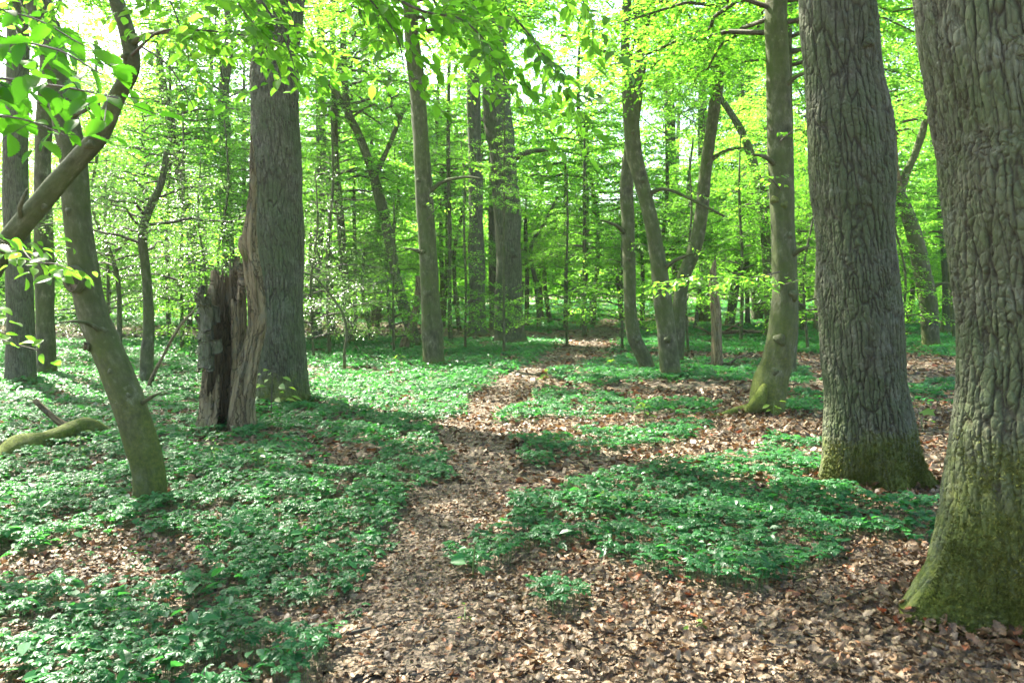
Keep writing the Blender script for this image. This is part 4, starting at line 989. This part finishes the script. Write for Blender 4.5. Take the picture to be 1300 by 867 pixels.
lg=[gp(-10,588,-.02),gp(20,577,.07),gp(60,567,.08),gp(105,558,.12),gp(140,554,.04)]
a=gp(95,560,.08); Dl=a[1]
stick('fallen_log','moss covered fallen log with a bare broken branch sticking up','log',lg,[.06,.1,.095,.105,.06],M['mosslog'],16,.03,
  [([a,pt(88,545,Dl),pt(68,530,Dl),pt(44,508,Dl)],[.065,.05,.035,.028],M['rot'])])
b0=gp(185,501); stick('bent_stick','bare bent stick leaning out beside the hollow stump','stick',[b0,pt(192,482,b0[1]),pt(208,450,b0[1]),pt(228,415,b0[1]),pt(252,388,b0[1]+.1)],[.03,.028,.026,.022,.012],M['dead'],8)
stick('fallen_branch','mossy fallen bough on the floor between the dead snag and rooted hornbeam','branch',[gp(868,470,.05),gp(905,467,.06),gp(950,470,.06),gp(1010,476,.05)],[.03,.07,.08,.05],M['smooth'],10,.1,
  [([gp(925,468,.06),pt(935,455,17),pt(955,448,17)],[.03,.02,.01],M['twig']),([gp(960,470,.06),pt(975,452,16.6),pt(985,440,16.6)],[.025,.018,.008],M['twig'])])
far=gp(930,432,.1); stick('fallen_branch','dark heap of dead brushwood lying behind the slender dead snag','branch',[gp(885,430,.1),gp(925,430,.25),gp(960,428,.2),gp(1000,430,.1)],[.03,.07,.06,.03],M['rot'],8,.2,
  [([gp(920,430,.25),pt(935,412,far[1]),pt(945,405,far[1])],[.04,.03,.01],M['rot']),([gp(950,429,.2),pt(935,415,far[1]),pt(915,412,far[1])],[.04,.03,.01],M['rot']),([gp(970,429,.2),pt(990,416,far[1]),pt(1004,414,far[1])],[.04,.03,.01],M['rot']),([gp(900,430,.2),pt(892,418,far[1]),pt(880,414,far[1])],[.04,.03,.01],M['rot'])])
for lab,ps,R in (('grey twig poking from the mats near the mossy log',[(140,512),(195,505),(250,500)],.008),
  ('crooked white twig lying between the two largest oaks',[(1140,660),(1150,668),(1152,680),(1158,690)],.008),
  ('long thin twig on the leaf litter below the central green mat',[(1010,745),(1060,728),(1105,722)],.007),
  ('straight brown twig on leaves at the foot of the path',[(440,812),(500,798),(545,790)],.008),
  ('short dark twig crossing the trodden path',[(556,690),(585,683),(620,684)],.006),
  ('pale twig on the leaves close before the massive oak',[(1060,770),(1110,752),(1130,748)],.007),
  ('dark twig lying on sunlit leaves beyond the central mat',[(650,600),(690,590),(740,592)],.008)):
    stick('twig',lab,'twig',[gp(*p,.03) for p in ps],np.linspace(R,R*.4,len(ps)),M['twig' if 'dark' in lab or 'brown' in lab else 'dead'],6,.03)
# ------------------------------------------------------------------ seedlings
def seedling(px,py,h,n,leaf,label,mat=None,seed=0,name='tree_seedling',cat='seedling',tpl=None):
    r=np.random.default_rng(seed+500); b=gp(px,py); o=thing(name,label,cat,tuple(b)); mb=MB(); lean=r.normal(size=2)*.06
    P=np.array([[0,0,-.02],[lean[0]*.3,lean[1]*.3,h*.4],[lean[0]*.6,lean[1]*.6,h*.75],[lean[0],lean[1],h]]); A,B=resample(P,np.array([.005,.004,.003,.002])*(1+h),.03); tube(mb,A,B,6); build('stem',mb,[M['stalk'] if h<.5 else M['twig']],o)
    lb=MB(); LP=[];LD=[];LN=[]
    for k in range(n):
        u=.35+.65*(k+1)/n; i=min(int(u*(len(A)-1)),len(A)-1); a=k*2.4+r.random(); d=np.array([math.cos(a),math.sin(a),.1-.5*r.random()])
        L=leaf*(.5+.8*r.random())*(1.4 if h>.5 else .5); p=A[i]+d*L; w=np.array([0,0,.0015]); lb.add(np.array([A[i]-w,A[i]+w,p+w,p-w]),[0,1,2,3],[4],1); LP.append(p);LD.append(d);LN.append([r.normal()*.3,-.3+r.normal()*.3,1])
    LP=np.array(LP);LD=np.array(LD);LN=np.array(LN,float); X,Y,Z=frames(LD,LN); scatter(lb,tpl or LM,LP,X,Y,Z,leaf*(.6+.6*r.random(n)),0,r.random(n)); build('foliage',lb,[mat or M['seedling'],M['stalk']],o)
maple=None
def maple_leaf():
    pts=[(0,0),(.18,.05),(.5,.12),(.36,.32),(.58,.6),(.32,.58),(.2,.72),(0,1.0),(-.2,.72),(-.32,.58),(-.58,.6),(-.36,.32),(-.5,.12),(-.18,.05)]
    V=[(x,y,.12*abs(x)-.1*y*y) for x,y in pts]+[(0,.4,0)]; n=len(pts)
    return np.array(V),*flat([(n,i,(i+1)%n) for i in range(n)])
ML=maple_leaf()
for k,(px,py,h,n,lf,lab,mt,tp_) in enumerate([
 (344,528,.6,16,.15,'pale leaved seedling at the foot of the grey oak by the stump','seedling',LM),
 (1172,548,.3,4,.15,'lobed leaf maple seedling glowing behind the moss footed oak','seedling',ML),
 (982,531,.22,6,.10,'bright seedling sprouting at the burled hornbeam\'s long root','seedling',LM),
 (764,656,.2,4,.09,'pale two leaved seedling standing on the central green mat','seedling',LM),
 (776,470,.35,6,.13,'bright seedling beside the path short of the crossing pair','seedling',ML),
 (455,515,.35,7,.10,'whitish leaved seedling in the mats by the grey oak','leaf_pale',LM),
 (268,596,.32,14,.05,'yellow green herb tuft before the hollow stump','seedling',LM),
 (100,590,.3,14,.05,'yellow green herb tuft rising before the mossy log','seedling',LM),
 (690,495,.35,7,.12,'leafy seedling at the path edge under the thick path oak','seedling',LM),
 (590,790,.05,4,.05,'tiny green sprout alone on the bare path','seedling',LM),
 (880,800,.06,4,.05,'tiny green sprout on the litter below the central mat','seedling',LM),
 (330,600,.25,6,.08,'glossy seedling in the shaded mat before the splinter','seedling',LM),
 (600,735,.22,8,.09,'leafy seedling at the tip of the central green mat','herb',LM),
 (505,472,.4,8,.11,'seedling with pale leaves near the foot of the burled trunk','seedling',LM),
 (820,540,.3,8,.10,'bushy seedling on the green band beyond the central mat','seedling',LM)]):
    seedling(px,py,h,n,lf,lab,M[mt],k,tpl=tp_)

# ------------------------------------------------------------------ the far wood: one mass beyond the trees one can tell apart
mb=MB(); r=np.random.default_rng(77)
N=90
ang=(r.random(N)*2-1)*.95; dd=48+62*r.random(N)**.75; X0=np.sin(ang)*dd; Y0=np.cos(ang)*dd
ok=np.abs(np.arctan2(X0,Y0)-math.atan2(125/F*1.0,1))>-1
for k in range(N):
    h=18+7*r.random(); w=.14+.2*r.random()
    if dd[k]<76: h=5+3*r.random(); w=.05+.03*r.random()
    gz=float(H(X0[k],Y0[k])); lx=r.normal()*.6
    P=np.array([[X0[k],Y0[k],gz-.2],[X0[k]+lx*.3,Y0[k],gz+h*.4],[X0[k]+lx,Y0[k],gz+h]])
    A,B=resample(P,np.array([w*1.2,w,w*.4]),1.5); tube(mb,A,B,7,1)
NL=760000
c=r.integers(0,N,NL); 
# foliage in flat layered clumps
ncl=12000; ci=r.integers(0,N,ncl); cz=np.where(r.random(ncl)<.3,1.5+3.5*r.random(ncl),1.5+23*r.random(ncl)**1.05); ca=r.random(ncl)*2*PI; cr=r.random(ncl)**.6*4.2
cz=np.where(dd[ci]<76,np.minimum(cz,1.5+5*r.random(ncl)),cz)
cc=np.stack([X0[ci]+np.cos(ca)*cr,Y0[ci]+np.sin(ca)*cr,cz],-1)
q=r.integers(0,ncl,NL); pos=cc[q]+r.normal(size=(NL,3))*np.array([1.0,1.0,.22])
d=r.normal(size=(NL,3))*np.array([1,1,.35]); up=np.stack([r.normal(size=NL)*.8,r.normal(size=NL)*.8,np.ones(NL)],-1); X,Y,Z=frames(d,up)
scatter(mb,LS,pos,X,Y,Z,.36*(.6+.8*r.random(NL)),0,r.random(NL))
n2=190000; nc=2600; a=(r.random(nc)*2-1)*.9; q2=40+24*r.random(nc); c2=np.stack([np.sin(a)*q2,np.cos(a)*q2,.6+np.where(np.abs(a-.13)<.24,1.4,0)+5.0*r.random(nc)],-1)
c3=np.stack([np.sin(a[:900]*1.05)*(92+25*r.random(900)),np.cos(a[:900]*1.05)*(92+25*r.random(900)),.2+2.6*r.random(900)],-1); c2=np.vstack([c2,c3])
c2=c2[trail_dist(c2[:,0],c2[:,1])>2.2]; q=r.integers(0,len(c2),n2); pos=c2[q]+r.normal(size=(n2,3))*np.array([.9,.9,.2])
d=r.normal(size=(n2,3))*np.array([1,1,.35]); up=np.stack([r.normal(size=n2)*.8,r.normal(size=n2)*.8,np.ones(n2)],-1); X,Y,Z=frames(d,up)
scatter(mb,LS,pos,X,Y,Z,.22*(.6+.8*r.random(n2)),0,r.random(n2))
g=build('far_woods',mb,[M['leaf'],M['smooth']]); tag(g,'far leafy wood of many trunks behind the nearer trees','woods','stuff')

# ------------------------------------------------------------------ thin haze volume, added to lighten the dark far wood
hz=MB(); hv=np.array([[x,y,z] for z in (-6,30) for y in (-30,130) for x in (-120,120)],float)
hz.add(hv,*flat([(0,2,3,1),(4,5,7,6),(0,1,5,4),(2,6,7,3),(0,4,6,2),(1,3,7,5)]))
_t=NT('haze'); _v=_t.N('ShaderNodeVolumePrincipled'); _t.put(_v,'Color',(.9,.95,.85,1)); _t.put(_v,'Density',.0005); _t.put(_v,'Anisotropy',.3); _t.t.links.new(_v.outputs[0],_t.out.inputs['Volume'])
g=build('haze',hz,[_t.m]); tag(g,'thin pale haze added to lighten the far trees','haze','stuff')

# ------------------------------------------------------------------ camera, light, view
sc=bpy.context.scene
cam=bpy.data.cameras.new('camera'); co=bpy.data.objects.new('camera',cam); C.objects.link(co); sc.camera=co
co.location=(0,0,CAMZ); co.rotation_euler=(PI/2,0,0)
cam.sensor_width=36; cam.lens=F/1300*36; cam.shift_y=-(433.5-HY)/1300; cam.clip_end=3000; cam.clip_start=.05
EL,AZ=math.radians(49),math.radians(-44)
to_sun=Vector((math.sin(AZ)*math.cos(EL),math.cos(AZ)*math.cos(EL),math.sin(EL)))
sun=bpy.data.lights.new('sun','SUN'); sun.energy=5.0; sun.angle=math.radians(.53); sun.color=(1,.95,.86)
so=bpy.data.objects.new('sun',sun); C.objects.link(so); so.rotation_euler=to_sun.to_track_quat('Z','Y').to_euler(); so.location=(0,0,40)
w=bpy.data.worlds.new('World'); sc.world=w; w.use_nodes=True; nt=w.node_tree; nt.nodes.clear()
sky=nt.nodes.new('ShaderNodeTexSky'); sky.sky_type='NISHITA'; sky.sun_disc=False; sky.sun_elevation=EL; sky.sun_rotation=AZ; sky.air_density=1.0; sky.dust_density=2.5; sky.ozone_density=1.0
bg=nt.nodes.new('ShaderNodeBackground'); bg.inputs['Strength'].default_value=.105; ou=nt.nodes.new('ShaderNodeOutputWorld')
nt.links.new(sky.outputs[0],bg.inputs[0]); nt.links.new(bg.outputs[0],ou.inputs[0])
sc.view_settings.view_transform='Standard'; sc.view_settings.look='None'; sc.view_settings.gamma=1; sc.view_settings.exposure=2.75; sc.view_settings.use_curve_mapping=False
sc.view_settings.use_white_balance=True; sc.view_settings.white_balance_temperature=6800; sc.view_settings.white_balance_tint=6
cy=sc.cycles; cy.max_bounces=7; cy.diffuse_bounces=4; cy.glossy_bounces=2; cy.transmission_bounces=4; cy.transparent_max_bounces=4; cy.sample_clamp_indirect=6; cy.caustics_reflective=False; cy.caustics_refractive=False
cy.use_denoising=True
try: cy.denoiser='OPENIMAGEDENOISE'; cy.denoising_input_passes='RGB_ALBEDO_NORMAL'; cy.denoising_prefilter='FAST'
except Exception: pass
